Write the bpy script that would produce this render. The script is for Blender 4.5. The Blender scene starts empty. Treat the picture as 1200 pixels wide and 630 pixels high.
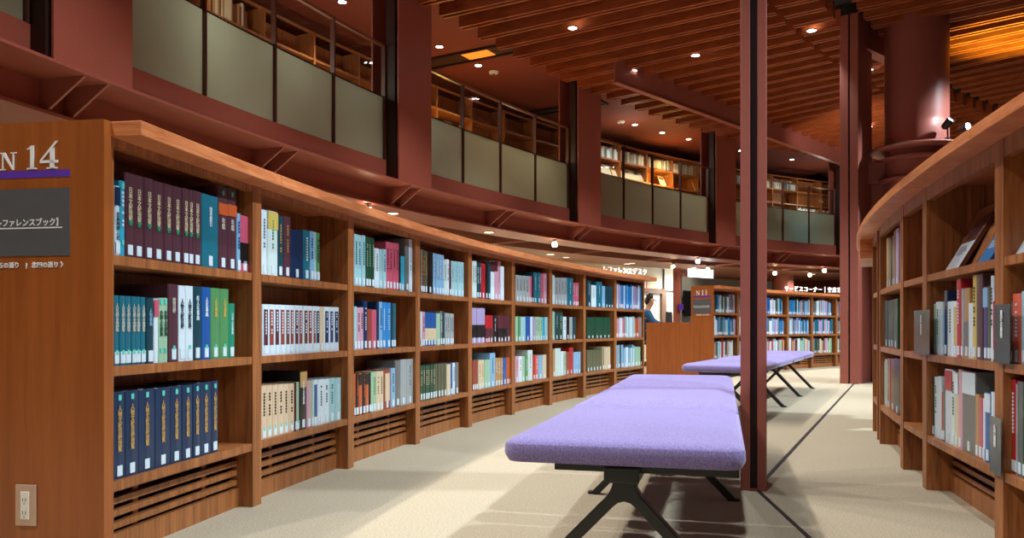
import bpy, bmesh, math, random
from mathutils import Vector, Matrix
random.seed(7)
PI = math.pi
COL = bpy.context.scene.collection
sin, cos = math.sin, math.cos
# ---- the building is laid out on circles about one centre -------------------------------------------
CX, CY = 19.77, -1.16          # common centre of all the curved shelves, the columns and the balcony
EYE = 0.721                    # eye height
F, HZ = 950.0, 383.7           # focal length and horizon row of the 1200 x 630 photograph

def P(r, a, z=0.0):
    return Vector((CX - r*cos(a), CY + r*sin(a), z))

def hit(x, r, far=True):
    """point of the circle r seen along picture column x -> (angle, distance)"""
    t = (x - 600.0)/F
    A = 1 + t*t; B = -2*CX*t - 2*CY; Cc = CX*CX + CY*CY - r*r
    D = math.sqrt(max(B*B - 4*A*Cc, 0))
    z = (-B + D)/(2*A) if far else (-B - D)/(2*A)
    return math.atan2(z - CY, CX - t*z), z

def zat(y, dist):
    return EYE + (HZ - y)*dist/F

# ---- materials ----------------------------------------------------------------------------------
MATS = {}
def new_mat(name):
    m = bpy.data.materials.new(name); m.use_nodes = True
    nt = m.node_tree
    b = nt.nodes['Principled BSDF']
    return m, nt, b

def plain(name, col, rough=0.5, metal=0.0, spec=0.5, emit=None, es=0.0):
    if name in MATS: return MATS[name]
    m, nt, b = new_mat(name)
    n = nt.nodes.new('ShaderNodeTexNoise'); n.inputs['Scale'].default_value = 40; n.inputs['Detail'].default_value = 2
    tc = nt.nodes.new('ShaderNodeTexCoord'); nt.links.new(tc.outputs['Object'], n.inputs['Vector'])
    r = nt.nodes.new('ShaderNodeMapRange')
    r.inputs['To Min'].default_value = 0.93; r.inputs['To Max'].default_value = 1.07
    nt.links.new(n.outputs['Fac'], r.inputs['Value'])
    mx = nt.nodes.new('ShaderNodeVectorMath'); mx.operation = 'SCALE'
    mx.inputs[0].default_value = col[:3]
    nt.links.new(r.outputs['Result'], mx.inputs['Scale'])
    nt.links.new(mx.outputs['Vector'], b.inputs['Base Color'])
    b.inputs['Roughness'].default_value = rough
    b.inputs['Metallic'].default_value = metal
    b.inputs['Specular IOR Level'].default_value = spec
    if emit:
        b.inputs['Emission Color'].default_value = (*emit, 1)
        b.inputs['Emission Strength'].default_value = es
    MATS[name] = m
    return m

def wood(name, c1, c2, scale=(18, 18, 0.9), rough=0.42, bump=0.03):
    m, nt, b = new_mat(name)
    tc = nt.nodes.new('ShaderNodeTexCoord')
    mp = nt.nodes.new('ShaderNodeMapping'); mp.inputs['Scale'].default_value = scale
    nt.links.new(tc.outputs['Object'], mp.inputs['Vector'])
    n = nt.nodes.new('ShaderNodeTexNoise'); n.inputs['Scale'].default_value = 2.2
    n.inputs['Detail'].default_value = 5; n.inputs['Roughness'].default_value = 0.6; n.inputs['Distortion'].default_value = 0.6
    nt.links.new(mp.outputs['Vector'], n.inputs['Vector'])
    n2 = nt.nodes.new('ShaderNodeTexNoise'); n2.inputs['Scale'].default_value = 9
    n2.inputs['Detail'].default_value = 3
    nt.links.new(mp.outputs['Vector'], n2.inputs['Vector'])
    ad = nt.nodes.new('ShaderNodeMath'); ad.operation = 'MULTIPLY_ADD'
    ad.inputs[1].default_value = 0.35
    nt.links.new(n2.outputs['Fac'], ad.inputs[0]); nt.links.new(n.outputs['Fac'], ad.inputs[2])
    cr = nt.nodes.new('ShaderNodeValToRGB')
    cr.color_ramp.elements[0].position = 0.45; cr.color_ramp.elements[0].color = (*c1, 1)
    cr.color_ramp.elements[1].position = 0.90; cr.color_ramp.elements[1].color = (*c2, 1)
    nt.links.new(ad.outputs[0], cr.inputs['Fac'])
    nt.links.new(cr.outputs['Color'], b.inputs['Base Color'])
    b.inputs['Roughness'].default_value = rough
    bp = nt.nodes.new('ShaderNodeBump'); bp.inputs['Strength'].default_value = bump; bp.inputs['Distance'].default_value = 0.01
    nt.links.new(ad.outputs[0], bp.inputs['Height']); nt.links.new(bp.outputs['Normal'], b.inputs['Normal'])
    MATS[name] = m
    return m

def fabric(name, c1, c2, scale=260, bump=0.35, big=(1.0, 0.08), rough=0.95, sheen=0.0):
    m, nt, b = new_mat(name)
    tc = nt.nodes.new('ShaderNodeTexCoord')
    n = nt.nodes.new('ShaderNodeTexNoise'); n.inputs['Scale'].default_value = scale
    n.inputs['Detail'].default_value = 3; n.inputs['Roughness'].default_value = 0.7
    nt.links.new(tc.outputs['Object'], n.inputs['Vector'])
    cr = nt.nodes.new('ShaderNodeValToRGB')
    cr.color_ramp.elements[0].position = 0.35; cr.color_ramp.elements[0].color = (*c1, 1)
    cr.color_ramp.elements[1].position = 0.65; cr.color_ramp.elements[1].color = (*c2, 1)
    nt.links.new(n.outputs['Fac'], cr.inputs['Fac'])
    n2 = nt.nodes.new('ShaderNodeTexNoise'); n2.inputs['Scale'].default_value = big[0]; n2.inputs['Detail'].default_value = 4
    nt.links.new(tc.outputs['Object'], n2.inputs['Vector'])
    r = nt.nodes.new('ShaderNodeMapRange'); r.inputs['To Min'].default_value = 1-big[1]; r.inputs['To Max'].default_value = 1+big[1]
    nt.links.new(n2.outputs['Fac'], r.inputs['Value'])
    mx = nt.nodes.new('ShaderNodeVectorMath'); mx.operation = 'SCALE'
    nt.links.new(cr.outputs['Color'], mx.inputs[0]); nt.links.new(r.outputs['Result'], mx.inputs['Scale'])
    nt.links.new(mx.outputs['Vector'], b.inputs['Base Color'])
    b.inputs['Roughness'].default_value = rough
    b.inputs['Specular IOR Level'].default_value = 0.2
    b.inputs['Sheen Weight'].default_value = sheen
    bp = nt.nodes.new('ShaderNodeBump'); bp.inputs['Strength'].default_value = bump; bp.inputs['Distance'].default_value = 0.003
    nt.links.new(n.outputs['Fac'], bp.inputs['Height']); nt.links.new(bp.outputs['Normal'], b.inputs['Normal'])
    MATS[name] = m
    return m

def emissive(name, col, s):
    m, nt, b = new_mat(name)
    b.inputs['Base Color'].default_value = (*col, 1)
    b.inputs['Emission Color'].default_value = (*col, 1)
    b.inputs['Emission Strength'].default_value = s
    MATS[name] = m
    return m

def clear_glass(name, tint=(0.93, 0.95, 0.93), gloss=0.07, rough=0.02):
    m = bpy.data.materials.new(name); m.use_nodes = True; nt = m.node_tree; nt.nodes.clear()
    out = nt.nodes.new('ShaderNodeOutputMaterial'); tr = nt.nodes.new('ShaderNodeBsdfTransparent')
    gl = nt.nodes.new('ShaderNodeBsdfGlossy'); mx = nt.nodes.new('ShaderNodeMixShader')
    tr.inputs['Color'].default_value = (*tint, 1); gl.inputs['Roughness'].default_value = rough
    mx.inputs['Fac'].default_value = gloss
    nt.links.new(tr.outputs[0], mx.inputs[1]); nt.links.new(gl.outputs[0], mx.inputs[2]); nt.links.new(mx.outputs[0], out.inputs['Surface'])
    MATS[name] = m
    return m

def frosted_glass(name, col, trans=0.45):
    m = bpy.data.materials.new(name); m.use_nodes = True; nt = m.node_tree
    b = nt.nodes['Principled BSDF']; out = nt.nodes['Material Output']
    b.inputs['Base Color'].default_value = (*col, 1); b.inputs['Roughness'].default_value = 0.28
    tl = nt.nodes.new('ShaderNodeBsdfTranslucent'); tl.inputs['Color'].default_value = (0.62, 0.66, 0.58, 1)
    mx = nt.nodes.new('ShaderNodeMixShader'); mx.inputs['Fac'].default_value = trans
    nt.links.new(b.outputs[0], mx.inputs[1]); nt.links.new(tl.outputs[0], mx.inputs[2]); nt.links.new(mx.outputs[0], out.inputs['Surface'])
    MATS[name] = m
    return m

def srgb(r, g, b):
    f = lambda v: ((v/255+0.055)/1.055)**2.4 if v > 10 else v/255/12.92
    return (f(r), f(g), f(b))

M_WOOD = wood('shelf_wood', srgb(112, 62, 28), srgb(178, 112, 60))
M_PANEL = wood('end_panel_wood', srgb(140, 72, 26), srgb(164, 90, 38), (9, 9, 0.5), 0.35, 0.01)
M_SLAB = wood('worktop_wood', srgb(182, 100, 54), srgb(226, 146, 92), (2.2, 2.2, 26), 0.35)
M_SLAT = wood('slat_wood', srgb(126, 54, 20), srgb(172, 86, 38), (1.5, 1.5, 10), 0.5)
M_STEEL = plain('oxide_red_steel', srgb(156, 87, 73), 0.42)
M_STEELD = plain('dark_steel', srgb(40, 16, 13), 0.5)
M_CEIL = plain('brown_ceiling', srgb(124, 54, 32), 0.8)
M_MULL = plain('bronze_mullion', srgb(84, 46, 36), 0.4)
M_RAIL = plain('bronze_rail', srgb(132, 84, 58), 0.4)
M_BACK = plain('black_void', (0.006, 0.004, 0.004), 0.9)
M_SOFFIT = plain('tan_soffit', srgb(134, 88, 66), 0.6)
M_CARPET = fabric('beige_carpet', srgb(148, 135, 113), srgb(186, 173, 149), 150, 0.5, (1.3, 0.05))
M_PURPLE = fabric('lilac_wool', srgb(108, 92, 146), srgb(148, 136, 188), 240, 0.4, (3, 0.06), 0.9, 0.3)
M_BLACKM = plain('black_metal', (0.012, 0.012, 0.011), 0.38)
M_JOINT = plain('floor_joint', (0.02, 0.018, 0.016), 0.5)
M_WHITE = plain('white_lettering', (0.85, 0.85, 0.85), 0.5, emit=(1, 1, 1), es=0.0)
M_GREY = plain('grey_plate', srgb(82, 82, 86), 0.5)
M_VIOLET = plain('violet_strip', srgb(92, 48, 170), 0.5)
M_PLASTIC = plain('ivory_plastic', srgb(232, 226, 214), 0.4)
M_BEZEL = plain('pinkish_beige_plate', srgb(196, 164, 140), 0.4, 0.3)
M_GLASS = clear_glass('clear_glass')
M_ACRYL = clear_glass('clear_acrylic', (0.92, 0.94, 0.94), 0.04, 0.05)
M_FROST = frosted_glass('frosted_glass', srgb(172, 178, 154))
def tinted(name, col, trans):
    m = bpy.data.materials.new(name); m.use_nodes = True; nt = m.node_tree
    b = nt.nodes['Principled BSDF']; out = nt.nodes['Material Output']
    b.inputs['Base Color'].default_value = (*col, 1); b.inputs['Roughness'].default_value = 0.2
    tl = nt.nodes.new('ShaderNodeBsdfTransparent'); mx = nt.nodes.new('ShaderNodeMixShader'); mx.inputs['Fac'].default_value = trans
    nt.links.new(b.outputs[0], mx.inputs[1]); nt.links.new(tl.outputs[0], mx.inputs[2]); nt.links.new(mx.outputs[0], out.inputs['Surface'])
    return m
M_TINT = tinted('smoked_card', srgb(108, 108, 112), .18)
M_PAPER = plain('paper', srgb(226, 216, 196), 0.8)
M_LABEL = plain('label_paper', srgb(238, 240, 242), 0.6)
M_TEAL = plain('teal_sticker', srgb(70, 190, 170), 0.5)
M_WALLW = plain('white_plaster', srgb(236, 228, 206), 0.8)
M_PART = plain('grey_partition', srgb(112, 120, 122), 0.5)
M_SKIN = plain('skin', srgb(222, 176, 146), 0.5)
M_HAIR = plain('black_hair', (0.012, 0.01, 0.01), 0.5)
M_BLUE = plain('blue_jacket', srgb(40, 92, 140), 0.8)
M_TROUS = plain('dark_trousers', srgb(40, 42, 50), 0.8)
M_LAMP = emissive('lamp_white', (1.0, 0.96, 0.9), 60)
M_LAMPW = emissive('lamp_warm', (1.0, 0.72, 0.38), 60)
M_SCREEN = plain('black_screen', (0.006, 0.006, 0.007), 0.15)
M_SIGNLIT = emissive('lit_lettering', (1, 0.98, 0.96), 1.3)
M_CHROME = plain('chrome', (0.7, 0.7, 0.7), 0.2, 1.0)
M_WINDOW = emissive('daylit_window', (0.72, 0.86, 1.0), 1.6)

# ---- mesh building ------------------------------------------------------------------------------
class MB:
    def __init__(s): s.v = []; s.f = []; s.m = []
    def add(s, vs, fs, mi=0):
        k = len(s.v); s.v += [Vector(v) for v in vs]
        for f in fs: s.f.append(tuple(i+k for i in f)); s.m.append(mi)
    def ring(s, r0, r1, a0, a1, z0, z1, mi=0, n=None, z0b=None, z1b=None):
        """curved box; z0b / z1b = heights at the r1 side"""
        if n is None: n = max(1, int(abs(a1-a0)/0.0106 + 0.5))
        z0b = z0 if z0b is None else z0b; z1b = z1 if z1b is None else z1b
        vs = []
        for i in range(n+1):
            a = a0 + (a1-a0)*i/n
            vs += [P(r0, a, z0), P(r1, a, z0b), P(r1, a, z1b), P(r0, a, z1)]
        fs = []
        for i in range(n):
            b = 4*i
            for j in range(4):
                j2 = (j+1) % 4
                fs.append((b+j, b+4+j, b+4+j2, b+j2))
        fs += [(0, 1, 2, 3), (4*n+3, 4*n+2, 4*n+1, 4*n)]
        s.add(vs, fs, mi)
    def box(s, x0, x1, y0, y1, z0, z1, mi=0, M=None):
        vs = [Vector((x, y, z)) for z in (z0, z1) for (x, y) in ((x0, y0), (x1, y0), (x1, y1), (x0, y1))]
        if M is not None: vs = [M @ v for v in vs]
        s.add(vs, [(0, 3, 2, 1), (4, 5, 6, 7), (0, 1, 5, 4), (1, 2, 6, 5), (2, 3, 7, 6), (3, 0, 4, 7)], mi)
    def prism(s, poly, h0, h1, M=None, mi=0):
        """2-D outline (x, y) extruded along z"""
        n = len(poly)
        vs = [Vector((x, y, h)) for h in (h0, h1) for (x, y) in poly]
        if M is not None: vs = [M @ v for v in vs]
        fs = [tuple(reversed(range(n))), tuple(range(n, 2*n))] + [(i, (i+1) % n, n+(i+1) % n, n+i) for i in range(n)]
        s.add(vs, fs, mi)
    def lathe(s, prof, n=24, M=None, mi=0, ring=False):
        if ring: prof = list(prof) + [prof[0]]
        vs = []
        for (r, z) in prof:
            for i in range(n):
                t = 2*PI*i/n; vs.append(Vector((r*cos(t), r*sin(t), z)))
        if M is not None: vs = [M @ v for v in vs]
        fs = []
        for k in range(len(prof)-1):
            for i in range(n):
                j = (i+1) % n
                fs.append((k*n+i, k*n+j, (k+1)*n+j, (k+1)*n+i))
        if not ring: fs += [tuple(reversed(range(n))), tuple(range((len(prof)-1)*n, len(prof)*n))]
        s.add(vs, fs, mi)
    def tube(s, p, q, r, n=10, mi=0):
        p = Vector(p); q = Vector(q); d = q-p
        M = Matrix.Translation(p) @ d.to_track_quat('Z', 'Y').to_matrix().to_4x4()
        s.lathe([(r, 0), (r, d.length)], n, M, mi)

def obj(name, mb, mats, parent=None, smooth=False, bevel=0.0):
    me = bpy.data.meshes.new(name)
    off = parent.matrix_basis.translation.copy() if (parent is not None and parent.get('_w')) else Vector((0, 0, 0))
    pp = parent
    while pp is not None and pp.parent is not None:
        pp = pp.parent
    me.from_pydata([tuple(v - off) for v in mb.v], [], mb.f)
    if not isinstance(mats, (list, tuple)): mats = [mats]
    for m in mats: me.materials.append(m)
    if len(mats) > 1: me.polygons.foreach_set('material_index', mb.m)
    bm = bmesh.new(); bm.from_mesh(me); bmesh.ops.recalc_face_normals(bm, faces=bm.faces); bm.to_mesh(me); bm.free()
    if smooth:
        me.polygons.foreach_set('use_smooth', [True]*len(me.polygons))
        me.set_sharp_from_angle(angle=math.radians(40))
    me.update()
    o = bpy.data.objects.new(name, me); COL.objects.link(o)
    if parent is not None: o.parent = parent
    if bevel:
        b = o.modifiers.new('edge', 'BEVEL'); b.width = bevel; b.segments = 2; b.limit_method = 'ANGLE'
    return o

def tag(o, label, cat, group=None):
    o['label'] = label; o['category'] = cat
    if group: o['group'] = group
    return o
def thing(name, label, cat, loc=(0, 0, 0), group=None, rz=0.0, world=True):
    """Empty at the thing's base; with world=True its parts are modelled in room coordinates"""
    o = bpy.data.objects.new(name, None); COL.objects.link(o)
    o.location = loc; o.rotation_euler = (0, 0, rz); o.empty_display_size = 0.1
    if world: o['_w'] = 1
    return tag(o, label, cat, group)
def sub(name, mb, mats, part, **k):
    """sub-part: child of a part whose root was built in room coordinates"""
    root = part.parent
    off = root.location.copy() if (root is not None and root.get('_w')) else Vector((0, 0, 0))
    m2 = MB(); m2.v = [v - off for v in mb.v]; m2.f = mb.f; m2.m = mb.m
    o = obj(name, m2, mats, None, **k); o.parent = part
    return o
def struct(name, mb, mats, **k):
    o = obj(name, mb, mats, **k); o['kind'] = 'structure'; return o

def text_mesh(name, s, size, mat, M, parent=None, thick=0.0015, align='CENTER', spacing=1.0, line=1.0, bold=0.0, xscale=1.0):
    c = bpy.data.curves.new('lettering', 'FONT'); c.body = s; c.size = size; c.extrude = thick/2; c.offset = bold*size
    c.align_x = align; c.align_y = 'CENTER'; c.space_line = line; c.space_character = spacing; c.resolution_u = 2
    t = bpy.data.objects.new('lettering_source', c); COL.objects.link(t)
    bpy.context.view_layer.update()
    me = bpy.data.meshes.new_from_object(t.evaluated_get(bpy.context.evaluated_depsgraph_get()))
    bpy.data.objects.remove(t); bpy.data.curves.remove(c)
    me.transform(Matrix.Scale(xscale, 4, (1, 0, 0))); me.transform(M)
    me.materials.clear(); me.materials.append(mat)
    o = bpy.data.objects.new(name, me); COL.objects.link(o)
    if parent is not None: o.parent = parent
    return o
ORD = ['first', 'second', 'third', 'fourth', 'fifth', 'sixth', 'seventh', 'eighth', 'ninth', 'tenth', 'eleventh', 'twelfth',
       'thirteenth', 'fourteenth', 'fifteenth', 'sixteenth', 'seventeenth', 'eighteenth', 'nineteenth', 'twentieth']
EN_A, EN_B, EN_C, EN_U, EN_S, EN_W, AMB, EXPO = 360, 200, 1000, 80, 22, 130, 0.05, 0.0
# ---- shell of the room ---------------------------------------------------------------------------
mb = MB(); mb.box(-14, 24, -8, 34, -0.2, 0); struct('floor', mb, M_CARPET)
SL0, SL1 = 4.621, 4.84
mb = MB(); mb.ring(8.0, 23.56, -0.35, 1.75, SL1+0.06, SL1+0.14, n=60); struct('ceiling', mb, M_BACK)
mb = MB(); mb.ring(23.56, 31.0, -0.35, 1.75, 4.83, 4.95, n=60); struct('ceiling_upper', mb, M_CEIL)
mb = MB()
def slat(mb, r0, r1, a, w, z0, z1):
    t = Vector((sin(a), cos(a), 0)); p = P(r0, a); q = P(r1, a); h = t*(w/2)
    vs = [p-h, q-h, q+h, p+h]
    vs = [Vector((v.x, v.y, z)) for z in (z0, z1) for v in vs]
    mb.add(vs, [(0, 3, 2, 1), (4, 5, 6, 7), (0, 1, 5, 4), (1, 2, 6, 5), (2, 3, 7, 6), (3, 0, 4, 7)])
DA = 0.01915
def near_column(a, r):
    p = P(r, a); return False
for k in range(-12, 84):
    a = 0.5412 - 0.2*0 + (k-24)*DA
    e = 0.0022*((k*7) % 3)
    for sg in (-1, 1):
        slat(mb, 19.95, 23.57, a + sg*.0019, 0.032, SL0, SL1)
        slat(mb, 19.40, 19.90, a + DA*0.5 + sg*.0021, 0.032, SL0, SL1)
        slat(mb, 11.5, 19.10, a + DA*0.25 + sg*.0026, 0.032, SL0, SL1)
struct('ceiling_slats', mb, M_SLAT)
mb = MB(); mb.ring(28.6, 28.8, -0.3, 1.75, 0, 2.2); struct('wall_back', mb, M_WALLW)
mb = MB(); mb.ring(28.0, 28.2, -0.3, 1.75, 2.3, 4.85); struct('wall_upper', mb, M_CEIL)
mb = MB(); mb.ring(23.97, 28.6, -0.3, 1.75, 2.425, 2.52); struct('floor_upper', mb, M_CEIL)
mb = MB(); mb.ring(25.2, 28.6, -0.3, 1.75, 2.17, 2.42); struct('ceiling_lower', mb, M_SOFFIT)

# floor expansion joints, thin strips let into the carpet along the chord between the columns
def strip(mb, p, q, w, z0, z1):
    p = Vector(p); q = Vector(q); d = (q-p).normalized(); n = Vector((-d.y, d.x))*(w/2)
    vs = [Vector((v.x, v.y, z)) for z in (z0, z1) for v in (p-n, q-n, q+n, p+n)]
    mb.add(vs, [(0, 3, 2, 1), (4, 5, 6, 7), (0, 1, 5, 4), (1, 2, 6, 5), (2, 3, 7, 6), (3, 0, 4, 7)])
mb = MB()
strip(mb, (1.09, 3.62), (4.35, 10.33), 0.02, 0.0, 0.003)
strip(mb, (1.09, 3.62), (0.80, 0.2), 0.016, 0.0, 0.003)
strip(mb, (4.35, 10.33), (9.6, 15.9), 0.02, 0.0, 0.003)
struct('trim_1', mb, M_JOINT)

# ---- steel columns of the aisle ----------------------------------------------------------------------
def twin_column(loc, phi, tl, gap, tr, L, label, z1=4.75):
    t = thing('steel_column', label, 'column', (loc[0], loc[1], 0), 'steel columns along the aisle')
    u = Vector((sin(phi), cos(phi), 0)); r = Vector((cos(phi), -sin(phi), 0))
    M = Matrix(((r.x, u.x, 0, loc[0]), (r.y, u.y, 0, loc[1]), (0, 0, 1, 0), (0, 0, 0, 1)))
    W = tl+gap+tr; x0 = -W/2
    m = MB(); m.box(x0, x0+tl, 0, L, 0, z1, M=M); obj('flange', m, M_STEEL, t, bevel=0.004)
    m = MB(); m.box(x0+tl+gap, W/2, 0, L, 0, z1, M=M); obj('flange', m, M_STEEL, t, bevel=0.004)
    m = MB(); m.box(x0+tl, x0+tl+gap, 0.03, L-0.03, 0, z1, M=M); obj('web', m, M_STEELD, t)
    m = MB(); m.box(x0-0.002, W/2+0.002, -0.002, L+0.002, 0, 0.006, M=M); obj('base_plate', m, M_STEEL, t)
    return t
twin_column((1.068, 3.585), math.radians(16.4), 0.042, 0.030, 0.040, 0.30, 'slender twin-flange red steel column rising beside the near lilac bench')
twin_column((4.33, 10.42), math.radians(39), 0.105, 0.022, 0.10, 0.62, 'broad red steel column next to the thick round column')

# round column with collar discs
t = thing('round_column', 'thick round red steel column with a disc collar behind the shelves', 'column', (5.25, 10.52, 0))
M = Matrix.Translation((5.25, 10.52, 0))
m = MB(); m.lathe([(0.38, 0), (0.38, 4.78)], 48, M); obj('shaft', m, M_STEEL, t, smooth=True)
m = MB(); m.lathe([(0.385, 2.99), (0.56, 3.00), (0.575, 3.02), (0.56, 3.04), (0.385, 3.045)], 48, M); obj('collar_disc', m, M_STEEL, t, smooth=True)
m = MB(); m.lathe([(0.385, 2.86), (0.47, 2.87), (0.47, 2.90), (0.385, 2.91)], 48, M); obj('collar_ring', m, M_STEEL, t, smooth=True)
m = MB(); m.lathe([(0.385, 2.60), (0.46, 2.61), (0.46, 2.635), (0.385, 2.64)], 48, M); obj('collar_ring', m, M_STEEL, t, smooth=True)
def beam_between(m, p, q, w, z0, z1, mi=0):
    strip(m, p, q, w, z0, z1)
m = MB(); beam_between(m, (4.62, 10.80), (5.0, 10.62), 0.12, 2.62, 2.90)
m2 = MB(); obj('tie_bracket', m, M_STEEL, t, bevel=0.01)
m = MB(); beam_between(m, (4.60, 10.95), (5.0, 10.70), 0.05, 0, 2.62); obj('stiffener_plate', m, M_STEEL, t)
# spotlights on the collar disc
def collar_spot(x, y, aim, label):
    t = thing('spotlight', label, 'spotlight', (x, y, 3.046), 'spotlights on the column collar')
    M = Matrix.Translation((x, y, 3.046))
    m = MB(); m.lathe([(0.035, 0), (0.035, 0.02), (0.01, 0.03), (0.01, 0.17)], 14, M); obj('stem', m, M_BLACKM, t, smooth=True)
    d = Vector(aim).normalized()
    Mh = Matrix.Translation(Vector((x, y, 3.046+0.2)) - d*0.06) @ d.to_track_quat('Z', 'Y').to_matrix().to_4x4()
    m = MB(); m.lathe([(0.02, -0.02), (0.045, 0.0), (0.052, 0.12), (0.045, 0.12), (0.04, 0.10)], 18, Mh); obj('lamp_head', m, M_BLACKM, t, smooth=True)
    m = MB(); m.lathe([(0.001, 0.104), (0.043, 0.1045), (0.043, 0.108), (0.001, 0.1085)], 18, Mh); obj('lens', m, M_LAMP, t)
collar_spot(5.39, 10.03, (0.25, -0.4, 0.45), 'small spotlight glaring on the collar disc in front of the round column')
collar_spot(5.72, 10.25, (0.3, -0.9, 0.1), 'small spotlight at the rim end of the round column collar')

# long ceiling beam
t = thing('ceiling_beam', 'long red steel beam running under the slatted ceiling', 'beam', (1.51, 11.93, 4.32))
A = Vector((1.51, 11.93)); B = Vector((9.5, 20.24))
m = MB(); strip(m, A, B, 0.03, 4.335, 4.86); obj('web', m, M_STEEL, t)
m = MB(); strip(m, A, B, 0.10, 4.32, 4.338); obj('bottom_flange', m, M_STEEL, t)
m = MB(); strip(m, A, B, 0.24, 4.86, 4.875); obj('top_flange', m, M_STEEL, t)
t = thing('ceiling_beam', 'short red steel beam joining the round column under the slats', 'beam', (4.6, 10.66, 4.38))
A = Vector((4.62, 10.68)); B = Vector((6.6, 12.4))
m = MB(); strip(m, A, B, 0.03, 4.39, 4.86); obj('web', m, M_STEEL, t)
m = MB(); strip(m, A, B, 0.16, 4.375, 4.392); obj('bottom_flange', m, M_STEEL, t)

# ---- balcony --------------------------------------------------------------------------------------
BA0, BA1 = -0.05, 1.45
t = thing('balcony', 'curved red steel balcony edge circling above the bookcases', 'balcony', tuple(P(23.9, 0.29, 2.17)))
m = MB(); m.ring(23.53, 23.945, BA0, BA1, 2.404, 2.424); obj('ledge_plate', m, M_STEEL, t)
m = MB(); m.ring(23.945, 23.975, BA0, BA1, 2.19, 2.425); obj('web', m, M_STEEL, t)
m = MB(); m.ring(23.86, 24.42, BA0, BA1, 2.168, 2.192); obj('soffit_plate', m, M_STEEL, t)
m = MB(); m.ring(23.74, 23.80, BA0, BA1, 2.424, 2.674); obj('fascia', m, M_STEEL, t)
m = MB(); m.ring(23.735, 23.74, BA0, BA1, 2.424, 2.434); obj('shadow_gap', m, M_STEELD, t)
for k in range(-3, 12):
    ac = 0.2875 + 0.09575*k
    for da in (-0.0043, 0.0043):
        a = ac + da
        T = Vector((sin(a), cos(a), 0)); R = Vector((-cos(a), sin(a), 0))
        M = Matrix(((R.x, 0, T.x, CX), (R.y, 0, T.y, CY), (0, 1, 0, 0), (0, 0, 0, 1)))
        m = MB(); m.prism([(23.56, 2.404), (23.945, 2.404), (23.945, 2.192), (23.88, 2.192)], -0.01, 0.01, M)
        obj('bracket', m, M_STEEL, t)
for k in range(-3, 12):
    a = 0.648 - 0.0958*4 + 0.0958*k
    m = MB(); slat(m, 24.42, 25.2, a, 0.05, 2.17, 2.20); obj('strut', m, M_STEEL, t)
COLA = [0.2875 + 0.1915*k for k in range(-1, 6)]
where = ['at the start of the balcony', 'over the N 14 sign panel', 'above the third bookcase', 'above the sixth bookcase', 'above the N 13 sign panel', 'behind the broad aisle column', 'at the far end of the balcony']
for a, wh in zip(COLA, where):
    t = thing('balcony_column', 'flat red steel column on the balcony edge ' + wh, 'column', tuple(P(23.62, a, 2.424)), 'balcony columns')
    h = 0.345/23.6
    m = MB(); m.ring(23.58, 23.60, a-h, a+h, 2.426, 4.86, n=2); obj('face_plate', m, M_STEEL, t)
    m = MB(); m.ring(23.60, 23.95, a-0.012/23.6, a+0.012/23.6, 2.426, 4.86); obj('web', m, M_STEEL, t)
    m = MB(); m.ring(23.95, 23.97, a-h, a+h, 2.426, 4.86, n=2); obj('back_plate', m, M_STEEL, t)
# glazing between the columns
for k in range(len(COLA)-1):
    a0 = COLA[k] + 0.0165; a1 = COLA[k+1] - 0.0165
    n = 4
    t = thing('balcony_glazing', 'row of frosted balcony panes from the column ' + where[k], 'glass balustrade', tuple(P(23.76, a0, 2.674)), 'glazed balustrades between balcony columns')
    for j in range(n):
        b0 = a0 + (a1-a0)*j/n; b1 = a0 + (a1-a0)*(j+1)/n
        m = MB(); m.ring(23.765, 23.775, b0+0.0006, b1-0.0006, 2.674, 3.40, n=3); obj('frosted_pane', m, M_FROST, t)
        m = MB(); m.ring(23.765, 23.773, b0+0.0006, b1-0.0006, 3.412, 3.985, n=3); obj('clear_pane', m, M_GLASS, t)
    for j in range(n+1):
        b = a0 + (a1-a0)*j/n
        m = MB(); m.ring(23.735, 23.79, b-0.00042, b+0.00042, 2.674, 4.0); obj('mullion', m, M_MULL, t)
    m = MB(); m.ring(23.745, 23.785, a0, a1, 3.985, 4.015); obj('top_rail', m, M_RAIL, t)
    m = MB(); m.ring(23.755, 23.785, a0, a1, 3.40, 3.412); obj('mid_rail', m, M_STEELD, t)
    m = MB(); m.ring(23.62, 23.74, a1+0.0008, a1+0.003, 2.426, 4.86); obj('recess_strip', m, M_STEELD, t)  # dark strip standing in for the shaded recess beside the column

# ceiling recess and ducts of the upper level
def ceil_box(name, label, cat, xy, size, z, mat, rz):
    t = thing(name, label, cat, (xy[0], xy[1], z-0.03))
    M = Matrix.Translation((xy[0], xy[1], 0)) @ Matrix.Rotation(rz, 4, 'Z')
    w, d = size
    m = MB()
    for (x0, x1, y0, y1) in ((-w/2, w/2, -d/2, -d/2+0.05), (-w/2, w/2, d/2-0.05, d/2), (-w/2, -w/2+0.05, -d/2, d/2), (w/2-0.05, w/2, -d/2, d/2)):
        m.box(x0, x1, y0, y1, z-0.03, z, M=M)
    obj('frame', m, M_STEELD, t)
    m = MB(); m.box(-w/2+0.05, w/2-0.05, -d/2+0.05, d/2-0.05, z-0.008, z, M=M); obj('inset', m, mat, t)
    global CEILP
    CEILP = t
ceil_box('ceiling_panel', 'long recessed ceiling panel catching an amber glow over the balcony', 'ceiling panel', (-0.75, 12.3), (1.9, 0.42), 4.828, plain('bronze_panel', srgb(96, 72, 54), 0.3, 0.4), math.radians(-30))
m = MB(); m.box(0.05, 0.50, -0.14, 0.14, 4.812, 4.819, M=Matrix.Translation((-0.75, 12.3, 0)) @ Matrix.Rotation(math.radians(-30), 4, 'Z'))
obj('amber_glow_patch', m, emissive('amber_glow', (1, .36, .04), .6), CEILP)  # glowing patch added in place of an amber reflection on the panel
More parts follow.
